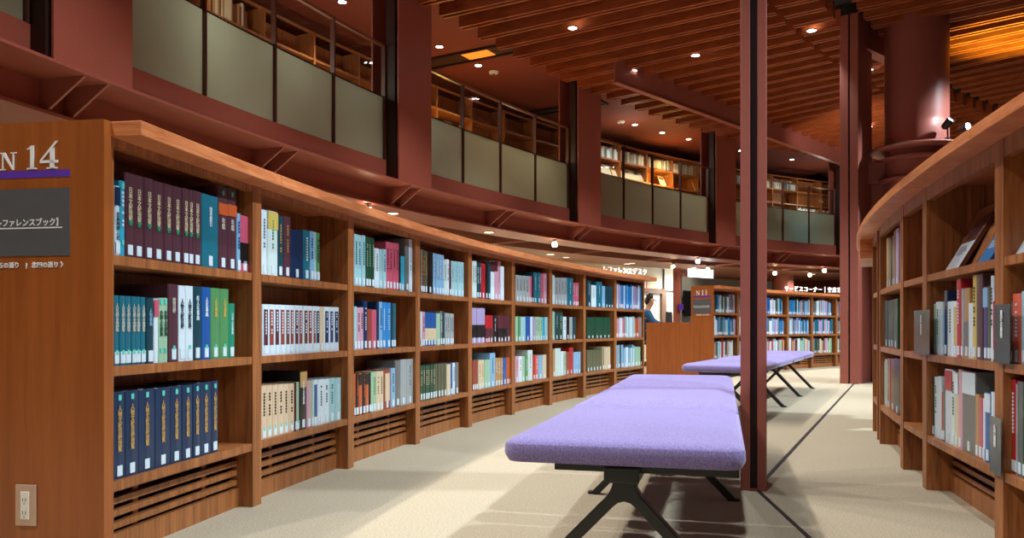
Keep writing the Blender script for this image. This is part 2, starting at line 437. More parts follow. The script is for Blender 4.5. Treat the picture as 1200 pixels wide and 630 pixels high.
ceil_box('ceiling_panel', 'slim grey ceiling panel on the brown ceiling by the fourth balcony column', 'ceiling panel', (0.75, 15.3), (2.2, 0.3), 4.828, M_GREY, math.radians(-32))
# ---- bookcases -------------------------------------------------------------------------------------
PT = 0.0032      # half... angular thickness of the upright pair on the N rings
def bookcase(name, label, group, r_face, depth, a_l, a_r, levels, zt, ztop, inward, upr, recess=0.065, cab=True, extra=None, grille=True, zb0=0.0):
    """one curved bay. r_face = radius of the shelf fronts, the case reaches depth behind it (outwards when inward=False).
    a_l < a_r opening angles, upr = half upright angle added on both sides"""
    s = 1 if not inward else -1
    rb = r_face + s*depth
    def RG(m, d0, d1, a0, a1, z0, z1, mi=0):
        q0, q1 = r_face + s*d0, r_face + s*d1
        m.ring(min(q0, q1), max(q0, q1), a0, a1, z0, z1, mi)
    t = thing(name, label, 'bookcase', tuple(P(r_face, (a_l+a_r)/2, zb0)), group)
    hz = 0.004/r_face
    m = MB(); RG(m, 0, depth, a_l-upr, a_l, zb0, ztop); obj('side_panel', m, M_WOOD, t)
    m = MB(); RG(m, 0, depth, a_r, a_r+upr, zb0, ztop); obj('side_panel', m, M_WOOD, t)
    m = MB(); RG(m, depth-0.012, depth-0.002, a_l, a_r, zb0+0.05, ztop-0.002); obj('back_panel', m, M_WOOD, t)
    for z in levels:
        m = MB(); RG(m, 0.003, depth-0.014, a_l, a_r, z-0.03, z); obj('shelf', m, M_WOOD, t)
    m = MB(); RG(m, 0.002, 0.03, a_l, a_r, zt, ztop); obj('header_rail', m, M_WOOD, t)
    if grille:
        m = MB()
        zb = levels[-1]-0.03
        n = 4; h = zb - 0.07
        for i in range(n):
            z0 = 0.075 + h*(i+0.35)/n
            RG(m, recess, recess+0.02, a_l+0.0003, a_r-0.0003, z0, z0+h/n*0.52)
        for f in (0.27, 0.75):
            a = a_l + (a_r-a_l)*f
            RG(m, recess+0.02, recess+0.03, a-0.0006, a+0.0006, 0.07, zb)
        RG(m, recess+0.035, recess+0.04, a_l, a_r, 0.05, zb, 1)
        obj('vent_grille', m, [M_WOOD, M_BACK], t)
        m = MB(); RG(m, recess-0.002, recess+0.022, a_l, a_r, 0, 0.075); obj('plinth', m, M_WOOD, t)
    return t

LEV = [0.941, 0.604, 0.256]
ZT, ZTOP = 1.267, 1.293
R14 = 21.275
A14 = [0.170 + 0.9/R14*k for k in range(10)]
UPR = 0.0016
def nring(a0, a1, words_, grp, name='bookcase'):
    pass
for k in range(9):
    bookcase('bookcase', 'curved wooden bookcase bay with three book rows, %s' % ('touching the N 14 sign panel' if k == 0 else ORD[k] + ' from the N 14 panel'),
             'bookcase bays of the N 14 row', R14, 0.24, A14[k] + (0.0 if k else 0.0), A14[k+1]-2*UPR, LEV, ZT, ZTOP, False, UPR)
# worktop of the N 14 row: one continuous curved board with a joint at every bay
t = thing('worktop', 'long curved wooden worktop with joints lying on the N 14 bookcases', 'worktop', tuple(P(21.3, 0.36, 1.293)))
m = MB()
js = [0.1694] + [a-0.0008 for a in A14[1:-1]] + [A14[-1]+0.006]
for a0, a1 in zip(js, js[1:]):
    m.ring(21.175, 21.80, a0+0.00004, a1-0.00004, 1.2935, 1.338)
obj('board', m, M_SLAB, t, bevel=0.003)
# rear half of the row (double-sided unit): closed backs
m = MB(); m.ring(21.52, 21.775, 0.17, A14[-1], 0.0, 1.292)
o = obj('rear_cabinet', m, M_WOOD); tag(o, 'plain wooden rear half behind the N 14 bookcases', 'cabinet')

# end panels with their signs
def frame_at(a, r, z, flip=False):
    """picture-plane matrix on a radial panel: x towards the centre, y up, normal towards the aisle"""
    X = Vector((cos(a), -sin(a), 0)); Z = Vector((-sin(a), -cos(a), 0)); p = P(r, a, z)
    return Matrix(((X.x, 0, Z.x, p.x), (X.y, 0, Z.y, p.y), (0, 1, 0, z), (0, 0, 0, 1)))
def plate(m, x0, x1, y0, y1, M, d=0.003, mi=0):
    m.box(x0, x1, y0, y1, 0.0, d, mi, M)
def serif(t, M, ch, x, y, w, h):
    m = MB()
    def B(x0, x1, y0, y1, z=.0030): m.prism([(x+w*x0, y+h*y0), (x+w*x1, y+h*y0), (x+w*x1, y+h*y1), (x+w*x0, y+h*y1)], .0005, z, M)
    def Q(pts, z=.0031): m.prism([(x+w*u, y+h*v) for u, v in pts], .0005, z, M)
    if ch == 'N':
        B(.14, .22, 0, 1); B(.78, .86, 0, 1); Q([(.10, 1), (.32, 1), (.88, 0), (.76, 0)]); B(0, .36, 0, .06); B(0, .30, .94, 1); B(.64, 1, .94, 1)
    elif ch == '1':
        B(.40, .66, 0, 1); B(.16, .90, 0, .06); Q([(.12, .84), (.40, .86), (.66, 1), (.52, 1)])
    elif ch == '4':
        B(.56, .80, 0, .72); B(.38, .98, 0, .05); B(.0, 1, .22, .32); Q([(.0, .32), (.12, .32), (1.0, 1.04), (.88, 1.04)]); Q([(.60, .70), (.80, .70), (.80, .80), (.60, .70)][:3])
    elif ch == '3':
        for cy_, r_ in ((.74, .26), (.27, .29)):
            pts = [(.45+1.15*r_*cos(q), cy_+r_*sin(q)) for q in [math.radians(v) for v in range(-120, 125, 20)]]
            pin = [(.42+.70*r_*cos(q), cy_+.72*r_*sin(q)) for q in [math.radians(v) for v in range(120, -125, -20)]]
            Q(pts + pin)
    obj('lettering', m, M_WHITE, t)
def end_panel(a, W, title, lines, label, r=R14, off=0.112, ztop=1.338, name_sz=0.098):
    t = thing('end_panel', label, 'sign panel', tuple(P(r+W/2, a)))
    m = MB(); m.ring(r-0.0, r+W, a-0.0024, a-0.0004, 0, ztop, n=1); obj('board', m, M_PANEL, t)
    sx = -off    # right end of the sign, measured from the panel edge
    M = frame_at(a-0.0024, r, 0)
    M.translation = P(r, a-0.0024, 0)
    def tx(s, size, x, y, al='CENTER', mat=M_WHITE, xs=1.0, sp=1.0):
        loc = Matrix.Translation((x, y, 0.002))
        o = text_mesh('lettering', s, size, mat, Matrix.Translation(-t.location) @ M @ loc, t, 0.003, al, sp, bold=.018, xscale=xs)
        return o
    m = MB(); plate(m, sx-0.29, sx, 0.936, 1.137, M); obj('grey_plate', m, M_GREY, t)
    m = MB(); plate(m, sx-0.29, sx, 1.171, 1.192, M, 0.002); obj('underline', m, M_VIOLET, t)
    return t, tx, sx, M
t, tx, sx, M = end_panel(0.1703, 0.52, 'N 14', None, 'orange-brown wooden end panel reading N 14 at the shelf end')
serif(t, M, 'N', -0.347, 1.196, 0.056, 0.053)
serif(t, M, '1', -0.262, 1.196, 0.046, 0.071)
serif(t, M, '4', -0.211, 1.196, 0.060, 0.079)
tx('【レファレンスブック】', 0.0245, sx-0.022, 1.035, 'RIGHT', xs=0.93)
m = MB(); plate(m, sx-0.265, sx-0.024, 1.018, 1.0215, M, 0.0042); obj('rule', m, M_WHITE, t)
tx('〈 北五の通り', 0.0185, -0.280, 0.908, 'RIGHT')
tx('|', 0.0185, -0.2565, 0.908)
tx('北四の通り 〉', 0.0185, -0.124, 0.908, 'RIGHT')
# wall socket on the panel
to = thing('wall_socket', 'twin power socket on a beige plate low on the N 14 panel', 'socket', tuple(P(R14+0.245, 0.1679, 0.135)))
Ms = M.copy()
m = MB(); m.box(-0.290, -0.222, 0.127, 0.250, 0.0005, 0.008, 0, Ms); obj('cover_plate', m, M_BEZEL, to, bevel=0.002)
m = MB(); m.box(-0.270, -0.242, 0.147, 0.230, 0.008, 0.011, 0, Ms); obj('insert', m, M_PLASTIC, to, bevel=0.001)
m = MB()
for yy in (0.205, 0.166):
    for xx in (-0.262, -0.252): m.box(xx-0.0009, xx+0.0009, yy-0.005, yy+0.006, 0.011, 0.0116, 0, Ms)
    m.box(-0.2585, -0.2555, yy-0.013, yy-0.010, 0.011, 0.0116, 0, Ms)
obj('pin_slot', m, M_STEELD, to)

# ---- the N 13 row across the aisle -------------------------------------------------------------------
A13 = [0.660 + 0.9/R14*k for k in range(9)]
for k in range(8):
    bookcase('bookcase', 'distant wooden bookcase bay beyond the second bench, %s' % ('touching its sign panel' if k == 0 else ORD[k] + ' from its sign panel'),
             'bookcase bays of the N 13 row', R14, 0.24, A13[k], A13[k+1]-2*UPR, LEV, ZT, ZTOP, False, UPR)
t = thing('worktop', 'curved wooden worktop lying on the far N 13 bookcases', 'worktop', tuple(P(21.3, 0.8, 1.293)))
m = MB(); m.ring(21.175, 21.62, 0.6594, A13[-1], 1.2935, 1.338); obj('board', m, M_SLAB, t)
m = MB(); m.ring(21.52, 21.61, 0.66, A13[-1], 0.0, 1.292)
o = obj('rear_cabinet', m, M_WOOD); tag(o, 'plain wooden rear half of the distant row beyond the second bench', 'cabinet')
t, tx, sx, M = end_panel(0.6603, 0.345, 'N 13', None, 'small distant wooden end panel reading N 13', off=0.028)
serif(t, M, 'N', -0.265, 1.200, 0.062, 0.068)
serif(t, M, '1', -0.185, 1.200, 0.050, 0.076)
serif(t, M, '3', -0.135, 1.200, 0.056, 0.076)
tx('【レファレンスブック】', 0.0265, sx-0.02, 1.035, 'RIGHT', xs=0.92)
m = MB(); plate(m, sx-0.255, sx-0.018, 1.018, 1.0215, M, 0.0042); obj('rule', m, M_WHITE, t)
tx('北四の通り | 北三の通り 〉', 0.0195, sx, 0.908, 'RIGHT')
# low counter continuing the N 13 end panel
t = thing('counter', 'low orange-brown wooden counter beside the N 13 panel', 'counter', tuple(P(R14+0.72, 0.6586)))
m = MB(); m.ring(R14+0.347, R14+1.09, 0.6579, 0.6599, 0, 0.80, n=1); obj('front_panel', m, M_PANEL, t)
m = MB(); m.ring(R14+0.55, R14+1.09, 0.660, 0.90, 0.765, 0.80); obj('top', m, M_PANEL, t)
m = MB(); m.ring(R14+1.06, R14+1.09, 0.660, 0.90, 0, 0.765); obj('rear_panel', m, M_PANEL, t)

# ---- the right-hand row (fronts face the aisle, seen from outside the ring) ------------------------------
RR = 18.55
def rang(x): return hit(x, RR, far=False)[0]
LEVR = [0.955, 0.604, 0.243]
ZTR, ZTOPR = 1.284, 1.345
E_L, E_R = rang(1165.7), rang(1175.6)
D_L, D_R = rang(1081.0), rang(1085.6)
C_L, C_R = rang(1054.9), rang(1058.2)
B_L, B_R = rang(1027.6), rang(1031.2)
up = abs(D_L-D_R)/2
RB = []      # (near opening edge, far opening edge, words)
RB.append((E_R-0.0485, E_R-up*0, 'nearest the picture edge'))
def rbay(lo, hi, words):
    return bookcase('bookcase', 'wooden bookcase bay across the aisle, ' + words, 'bookcase bays across the aisle',
                    RR, 0.27, lo, hi, LEVR, ZTR, ZTOPR, True, up*0.98, recess=0.10)
E2 = E_R - 0.0485
rbay(E2-0.0485, E2-2*up, 'mostly beyond the frame')
rbay(E2, E_R, 'with the slanted shelf nearest the camera')
rbay(E_L, D_R, 'with the art placards and face-out books')
rbay(D_L, C_R, 'the narrow empty one')
rbay(C_L, B_R, 'with dark volumes past the narrow empty bay')
A_L = rang(1017.8)
rbay(B_L, 0.3759, 'the last one before the broad column')
t = thing('worktop', 'curved wooden worktop lying on the row across the aisle', 'worktop', tuple(P(RR, 0.25, 1.345)))
m = MB()
js = [0.02, 0.065, 0.112, E2, rang(1126)+0.0001, rang(1098), rang(1060), 0.33, 0.385, 0.43]
js = [0.02, 0.065, 0.112, E2, E_R, D_R, C_R, 0.3275, 0.3759, 0.43]
for a0, a1 in zip(js, js[1:]):
    m.ring(18.02, 18.65, a0+0.00004, a1-0.00004, 1.346, 1.386)
obj('board', m, M_SLAB, t, bevel=0.003)
m = MB(); m.ring(18.10, 18.63, 0.3815, 0.43, 1.215, 1.3455); o = obj('end_fascia', m, M_SLAB, t)
m = MB(); m.ring(18.04, 18.27, 0.10, 0.3759, 0.0, 1.344)
o = obj('rear_cabinet', m, M_WOOD); tag(o, 'plain wooden rear half behind the row across the aisle', 'cabinet')
# ---- books -------------------------------------------------------------------------------------------
PAL = {  # code: (sRGB, words)
 'wh': ((206, 224, 234), 'white'), 'pw': ((196, 216, 214), 'pale greenish'), 'cr': ((206, 190, 158), 'cream'), 'be': ((206, 182, 152), 'beige'),
 'cy': ((40, 160, 190), 'cyan'), 'pc': ((150, 196, 204), 'pale cyan'), 'te': ((22, 104, 124), 'teal'), 'dt': ((14, 62, 74), 'dark teal'),
 'na': ((8, 44, 80), 'navy'), 'bl': ((24, 84, 156), 'blue'), 'sb': ((40, 130, 200), 'sky blue'), 'pb': ((124, 172, 208), 'pale blue'),
 'in': ((54, 54, 110), 'indigo'), 'ma': ((84, 34, 46), 'maroon'), 'dm': ((78, 46, 56), 'dark maroon'), 'br': ((96, 58, 42), 'brown'),
 'rb': ((140, 62, 48), 'red-brown'), 'or': ((188, 88, 44), 'orange'), 'co': ((214, 100, 78), 'coral'), 're': ((176, 30, 40), 'red'), 'pk': ((190, 84, 110), 'pink'),
 'lp': ((196, 150, 170), 'pale pink'), 'li': ((160, 148, 190), 'lilac'), 'gr': ((104, 108, 108), 'grey'), 'lg': ((152, 162, 164), 'light grey'),
 'dg': ((20, 70, 50), 'dark green'), 'gn': ((78, 140, 88), 'green'), 'eg': ((24, 136, 104), 'emerald'), 'pg': ((150, 190, 160), 'pale green'),
 'ol': ((84, 88, 62), 'olive'), 'ye': ((200, 180, 90), 'yellow'), 'ta': ((176, 134, 84), 'tan'), 'bk': ((16, 16, 18), 'black'),
 'gd': ((190, 150, 84), 'gold'), 'tl': ((90, 200, 180), 'mint'), 'si': ((190, 190, 180), 'silver')}
def bmat(c):
    n = 'book_' + PAL[c][1].replace(' ', '_').replace('-', '_')
    return plain(n, srgb(*PAL[c][0]), 0.3)
def cover_mesh(w, h, d, t=0.0022):
    m = MB()
    o = [(-w/2, d), (-w/2, .004), (-w/2+min(.003, w*.2), .0006), (0, -.0004), (w/2-min(.003, w*.2), .0006), (w/2, .004), (w/2, d), (w/2-t, d), (w/2-t, .005), (-w/2+t, .005), (-w/2+t, d)]
    m.prism(o, 0, h); return m
def page_mesh(w, h, d, t=0.0022):
    m = MB(); m.box(-w/2+t, w/2-t, .0052, d-.005, .003, h-.004); return m
def quad(m, x0, x1, z0, z1, mi=0, y=-.0012, th=.0008):
    m.box(x0, x1, y-th, y+0.0012, z0, z1, mi)
# each style adds surface marks on the spine: (material code, list of (x0, x1, z0, z1) in fractions)
rnd = random.Random(3)
def marks(style, w, h):
    """list of (kind, code, [quads])"""
    out = []
    lw = min(w*0.86, 0.024)/w/2
    st = style.split('+')
    if 'L' in st: out.append(('spine_label', 'wh', [(-lw, lw, .03, min(.045/h, .2))]))
    if 'M' in st: out.append(('spine_label', 'wh', [(-lw, lw, .03, .15)])); 
    if 'S' in st: out.append(('sticker', 'tl', [(-min(.45, .006/w), min(.45, .006/w), .155+.0, .155+.014/h)]))
    if 'U' in st: out.append(('sticker', 'tl', [(-min(.45, .007/w), min(.45, .007/w), .90, .90+.017/h)]))
    if 'G' in st: out.append(('sticker', 'eg', [(-min(.45, .007/w), min(.45, .007/w), .38, .38+.016/h)]))
    for s in st:
        if s[0] == 't':                      # title marks in colour s[1:]
            c = s[1:] or 'wh'; z = .86; q = []
            gl = min(.55*w, .010)
            while z > .42:
                q.append((-gl/w/2, gl/w/2, z-.8*gl/h, z)); z -= 1.25*gl/h
                if rnd.random() < .12: z -= 1.2*gl/h
            out.append(('title', c, q))
        if s[0] == 'f':                      # framed centre
            out.append(('spine_panel', s[1:], [(-.30, .30, .20, .90)]))
        if s[0] == 'b':                      # band near the top
            out.append(('band', s[1:], [(-.49, .49, .66, .80)]))
        if s[0] == 'h':                      # lower half other colour
            out.append(('lower_band', s[1:], [(-.495, .495, .16, .52)]))
        if s[0] == 'u':                      # upper part other colour
            out.append(('upper_band', s[1:], [(-.495, .495, .72, .985)]))
    return out
NBOOK = 0
def place_matrix(x_dir_ang, p): pass
def make_book(p, rz, w, h, d, code, style, label, group, level, text=None, lean=0.0, cat='book'):
    """level 2: an Empty with cover, page_block, spine_label ... as parts; level 1: one mesh with the same shapes"""
    global NBOOK; NBOOK += 1
    mk = marks(style, w, h)
    if level == 2:
        r = bpy.data.objects.new('book', None); COL.objects.link(r); r.empty_display_size = .05
        obj('cover', cover_mesh(w, h, d), bmat(code), r)
        obj('page_block', page_mesh(w, h, d), M_PAPER, r)
        for kind, c, qs in mk:
            m = MB()
            ec = 0
            for (x0, x1, z0, z1) in qs: quad(m, x0*w, x1*w, z0*h, z1*h, y=-.0012-(.0006 if kind in ('title', 'sticker') else 0))
            o = obj(kind, m, bmat(c), r)
            if kind == 'spine_label': o['label'] = 'white call-number label'
        if text:
            s, col, fr, zc = text; fr = fr if fr > .1 else min(.07*len(s), .5); size = min(fr*h/(.95*len(s)), w*.88)
            M = Matrix.Translation((0, -.0022, zc*h)) @ Matrix.Rotation(PI/2, 4, 'X')
            text_mesh('title', '\n'.join(s), size, bmat(col), M, r, .0006, line=.9, bold=.02)
    else:
        m = MB(); a = cover_mesh(w, h, d); m.add(a.v, a.f, 0); a = page_mesh(w, h, d); m.add(a.v, a.f, 1)
        mats = [bmat(code), M_PAPER]
        for kind, c, qs in mk:
            mats.append(bmat(c))
            for (x0, x1, z0, z1) in qs: quad(m, x0*w, x1*w, z0*h, z1*h, len(mats)-1, y=-.0012-(.0006 if kind in ('title', 'sticker') else 0))
        r = obj('book', m, mats)
    r.location = p
    r.rotation_euler = (0, lean, rz)
    return tag(r, label, cat, group)

def pitch_top(ytop, z, base): return EYE + (HZ-ytop)*z/F - base

def row_n(bay, row, x0, books, level, ring=R14+0.017, base=None, grp=None, sect=None):
    """books: (x_end, y_top, colour, style[, text]) measured along the row; widths and heights follow from the ring geometry"""
    base = LEV[row] if base is None else base
    rown = ['top', 'middle', 'bottom'][row]
    a0, z0 = hit(x0, ring)
    n = len(books)
    for i, b in enumerate(books):
        xe, yt, c, st = b[:4]; text = b[4] if len(b) > 4 else None
        a1, z1 = hit(xe, ring)
        w = max((a1-a0)*ring - .0006, .006)
        am = (a0+a1)/2; zm = (z0+z1)/2
        h = min(max(pitch_top(yt, zm, base), .15), .309 if row != 0 else .32)
        d = min(.192, max(.13, h*.70))
        jit = rnd.uniform(0, .004)
        sty = dict(t='with gold-toned lettering') 
        look = PAL[c][1]
        label = '%s book, %s from the sign end, %s shelf of the %s N 14 bay' % (look, ORD[i], rown, ORD[bay])
        make_book(P(ring + jit, am, base+.0004), PI/2-am, w, h, d, c, st, label, 'books on the %s shelf of the %s N 14 bay' % (rown, ORD[bay]), level, text)
        a0, z0 = a1, z1

def lin(x0, x1, n): return [x0 + (x1-x0)*(i+1)/n for i in range(n)]
def run(x0, x1, n, y0, y1, c, st, text=None):
    xs = lin(x0, x1, n)
    return [(x, y0 + (y1-y0)*((i+.5)/n), c, st) + ((text[i % len(text)],) if text else ()) for i, x in enumerate(xs)]

# first bay ------------------------------------------------------------------------------------------------
T1 = ('日本文献総覧', 'cr', .44, .62)
ser = [(158, 203), (170, 206), (180.5, 209), (193, 213), (203, 216), (214, 219), (222, 221), (227, 222.5), (237.3, 224)]
row_n(0, 0, 135.3, [(141, 218, 'wh', 'una+L', ('日本地理人名', 'dt', .011, .42)), (147.3, 212, 'cy', 'S+U+twh')] +
      [(x, y, 'dm', 'M+G', T1) for x, y in ser] +
      [(256.7, 229, 'te', 'L', ('総合索引', 'wh', .012, .70)), (267.7, 219, 'dm', 'L+bor+U', ('年鑑', 'si', .012, .55)), (278, 221, 'dm', 'L+bor+U', ('年鑑', 'si', .012, .55)),
       (282, 250, 'pb', 'L+tbl'), (293, 253, 'pk', 'L+hbk')], 2)
teal = [141, 147.8, 154.8, 160, 166, 172]
TT = ('人名録全国版', 'si', .011, .68)
row_n(0, 1, 134.8, [(x, 346+.4*i, 'te', 'L+S', TT) for i, x in enumerate(teal)] +
      [(180.6, 349, 'dt', 'L', ('人物事典', 'pb', .012, .7)), (186, 350, 'wh', 'upk'), (192, 349, 'pg', 'U+S', ('外国人名辞典', 'dg', .013, .6)), (198, 349, 'pg', 'U+S', ('外国人名辞典', 'dg', .013, .6)),
       (210, 333, 'dm', 'L+S', ('総目録', 'si', .012, .72)), (218, 334.5, 'wh', 'L', ('人物文献目録', 'dt', .015, .62)), (227, 335, 'wh', 'L+S', ('人物文献目録', 'dt', .015, .62)),
       (237, 335.5, 'dt', 'L', ('新人名事典', 'wh', .015, .7)), (247.5, 336.5, 'bl', 'L+S', ('人名事典', 'wh', .014, .72)), (258.5, 337.5, 'gn', 'L+S', ('人名辞典', 'ye', .014, .72)),
       (269, 338.5, 'gn', 'L+S', ('人名辞典', 'ye', .014, .72)), (276, 355.5, 'eg', 'L', ('日本人名事典', 'wh', .011, .62))], 2)
navy = [147.8, 163.5, 183.0, 201, 214.5, 226.7, 235.5, 249, 257]
TN = ('人物文献目録総覧', 'gd', .56, .57)
row_n(0, 2, 134.5, [(x, 459 - 1.6*i, 'na', 'M+U', TN) for i, x in enumerate(navy)], 2)
# second bay
TF = ('文化人名録', 'wh', .010, .6)
row_n(1, 0, 307.2, [(314, 245.5, 'wh', 'L+tgr'), (325.7, 247.5, 'pw', 'L+uye+tgn'), (333, 253, 'dt', 'L+tgd'), (341, 254, 'dm', 'L+tgd'), (356, 270, 'na', 'L'),
      (364, 270, 'te', 'L+twh'), (368, 271, 'pb', 'L+tbl'), (371.5, 272, 'pc', 'L'), (375.5, 273, 'gn', 'L+tdg')], 2)
fr = [315, 322, 328, 334.7, 340.4, 345.4, 350.7, 356, 361.4, 367, 370.7, 375.7, 380.7, 386.4, 391.4, 397.4]
frc = ['ma', 'rb', 'ma', 'rb', 'br', 'rb', 'ma', 'rb', 'br', 'rb', 'rb', 'na', 'cr', 'na', 'in', 'na']
row_n(1, 1, 307.9, [(x, 356.4 + .23*i, 'wh' if c != 'cr' else 'cr', ('L+f'+c+'+twh') if c != 'cr' else 'L') for i, (x, c) in enumerate(zip(fr, frc))], 2)
row_n(1, 2, 306.5, run(306.5, 346, 6, 452, 449, 'be', 'L+tbk+S') + [(348, 448, 'ma', 'L'), (351.6, 447.5, 'pg', 'L+S'), (359.5, 434.5, 'bk', 'L+ugd', ('昭和人名辞典', 'wh', .014, .62)),
      (365, 446, 'lp', 'L'), (368, 445.5, 'pg', 'L'), (373, 445, 'wh', 'L+fbl'), (380, 444.5, 'wh', 'L+tdt'), (386.5, 444, 'wh', 'L+tdt'), (393, 443, 'pc', 'L+tte'), (400, 442.5, 'pc', 'L+twh')], 2)
# third bay
row_n(2, 0, 415.8, run(415.8, 428.7, 3, 274, 276, 'pc', 'L+tte') + run(428.7, 439.5, 3, 277, 279, 'dg', 'L+tpg') + [(444.6, 291, 'wh', 'L+tgn'), (448.8, 292, 'pc', 'L'), (453, 292, 'pc', 'L+tbl')] +
      run(453, 468, 4, 283, 285, 'pk', 'L+tma') + [(470, 297, 'bk', 'L'), (475, 300, 'cy', 'L'), (479.6, 280, 'gr', 'L'), (483.6, 279.5, 'wh', 'L+tgr')], 2)
row_n(2, 1, 415.8, [(419, 359, 'pc', 'L'), (422.5, 360, 'lp', 'L+tma'), (426.4, 360, 'lp', 'L+tma'), (431, 352.5, 'na', 'L+twh'), (436.5, 362, 'rb', 'L'), (442, 362.6, 'pk', 'L'), (445, 353.5, 'na', 'L'),
      (448, 353.5, 'pb', 'L+tna'), (453.5, 354, 'sb', 'L+twh'), (458.6, 354.5, 'sb', 'L+twh'), (461.5, 355, 'dt', 'L'), (464.5, 355.5, 'te', 'L')], 2)
row_n(2, 2, 415.5, [(417.5, 438, 'or', 'L'), (421, 438, 'bk', 'L+tor'), (425, 437.6, 'or', 'L+ubk'), (429, 437.5, 'bk', 'L+tor'), (433, 437, 'or', 'L+ubk'), (435.5, 436.5, 'bk', 'L'), (438, 436, 'pg', 'L'),
      (441, 435.5, 'pg', 'L+tgn'), (445.5, 435, 'cr', 'L+tgn'), (450, 434.8, 'cr', 'L+tbr'), (458.6, 432.5, 'rb', 'L+fcr'), (463.6, 431, 'pb', 'L+tna'), (469.5, 422, 'gr', 'L'), (476.6, 421, 'lg', 'L'), (484.6, 420.5, 'lg', 'L+tgr')], 2)
# fourth bay
row_n(3, 0, 493.2, [(495.5, 292, 'gr', 'L+tgd'), (498.2, 293, 'br', 'L+tgd'), (501.2, 294, 'ol', 'L+tgd'), (508, 294, 'bk', 'L')] + run(508, 521, 4, 296.5, 299, 'pb', 'L+twh') +
      [(524, 304, 'pw', 'L+tgr'), (527, 304, 'wh', 'L+tgr'), (529.3, 305.5, 'ma', 'L')] + run(529.3, 544, 4, 305.5, 307.5, 'pc', 'L+tpb'), 1)
row_n(3, 1, 493.2, [(495, 365, 'wh', 'L'), (498.2, 365, 'lp', 'L+tma')] + run(498.2, 511.8, 4, 365.5, 366.5, 'bl', 'L+hcr') + [(516.3, 367, 'pg', 'L'), (519, 364.5, 'gr', 'L+twh'), (521.8, 365, 'dt', 'L')] +
      run(521.8, 532.6, 4, 366.5, 367.5, 'lg', 'L+tgr'), 1)
row_n(3, 2, 493.2, run(493.2, 510, 6, 428.5, 427, 'dg', 'L+tcr') + run(510, 523.7, 4, 426.5, 425.5, 'ol', 'L+tgr') + [(528.2, 426.5, 'cr', 'L'), (531, 425, 'bl', 'L'), (534, 425, 'wh', 'L+tbl'), (537.6, 424.5, 'gr', 'L')], 1)
# fifth bay
row_n(4, 0, 553.8, run(553.8, 559, 2, 305.5, 306, 'pw', 'L+tgr') + run(559, 564.4, 2, 307, 307.5, 'dt', 'L+twh') + [(569, 308.5, 're', 'L+tdt'), (572.3, 307.5, 'bk', 'L'), (575.5, 307.5, 'dt', 'L'), (580, 305.5, 'wh', 'L+uma'),
      (583.5, 305, 'lp', 'L+uma'), (587.2, 306, 'lp', 'L+tpk'), (591, 312, 'wh', 'L')], 1)
row_n(4, 1, 553.8, run(553.8, 569, 3, 360.5, 361, 'li', 'L+hbk') + run(569, 578, 3, 369, 369.5, 're', 'L+hma') + [(583, 369, 'bk', 'L+twh')] + run(583, 594.5, 3, 369.5, 370, 'ma', 'L+hbk') + [(598.3, 370, 'dm', 'L')], 1)
row_n(4, 2, 553.8, run(553.8, 561, 3, 422.5, 422, 'rb', 'L') + run(561, 568, 2, 422, 421.5, 'cr', 'L+tta') + run(568, 574.7, 2, 421.5, 421, 'pg', 'L') + [(581, 413.5, 'pb', 'L+tna')] + run(581, 590, 3, 419.5, 419, 'ta', 'L+twh') +
      [(594, 419, 'bl', 'L')] + run(594, 599, 2, 419, 418.5, 'or', 'L'), 1)
# sixth bay
row_n(5, 0, 604.8, run(604.8, 620, 4, 322, 323.5, 'lg', 'L+tma') + [(622, 323.5, 'lp', 'L'), (624, 323.5, 'pk', 'L'), (625.8, 324, 'bk', 'L'), (630, 319, 'te', 'L+twh'), (634, 319.3, 'te', 'L+twh'), (637.5, 320, 'pk', 'L'), (641, 320, 'lp', 'L+tin')], 1)
row_n(5, 1, 604.8, [(607.4, 371, 'pg', 'L'), (610.4, 370.5, 'gn', 'L'), (616, 371, 'pc', 'L'), (622, 370.5, 'bl', 'L'), (624.5, 371, 'wh', 'L'), (627.6, 371, 'li', 'L')] + run(627.6, 636, 3, 371, 371.5, 'pg', 'L+tgr') + [(639, 371.5, 'cy', 'L'), (643, 371.5, 'pc', 'L')], 1)
row_n(5, 2, 604.2, [(608, 417, 'lp', 'L+tre'), (612, 417, 'wh', 'L+tre'), (615.5, 417, 'pg', 'L'), (619, 416.5, 'gn', 'L+twh'), (624.6, 410, 'pw', 'L+tgr'), (627.8, 416, 're', 'L'), (631, 416, 'co', 'L+twh'), (636, 416, 'pb', 'L'), (640.5, 415.5, 'cr', 'L')], 1)
# seventh bay
row_n(6, 0, 647.9, [(650.5, 322, 'pw', 'L')] + run(650.5, 664.8, 4, 324.8, 325.5, 'lg', 'L+tin') + [(672, 325.5, 'te', 'L+twh')] + run(672, 678.5, 3, 331, 331.5, 'pk', 'L+twh'), 1)
row_n(6, 1, 647.9, [(650.5, 365, 'pg', 'L'), (655, 365.5, 'dt', 'L+twh'), (660, 366, 'dg', 'L+twh'), (663.8, 371, 'wh', 'L+tbk'), (667.6, 371, 'bk', 'L'), (671.4, 371.3, 'lg', 'L'), (674.6, 371.5, 'dt', 'L')], 1)
row_n(6, 2, 648.2, [(650.8, 409, 'ta', 'L'), (657.5, 408, 'pw', 'L'), (660.5, 411.5, 'wh', 'L'), (663.5, 411.5, 'pg', 'L+tgr'), (667.5, 412, 'rb', 'L'), (672.2, 407, 're', 'L')] + run(672.2, 680.6, 3, 412.5, 412, 'pb', 'L+twh'), 1)
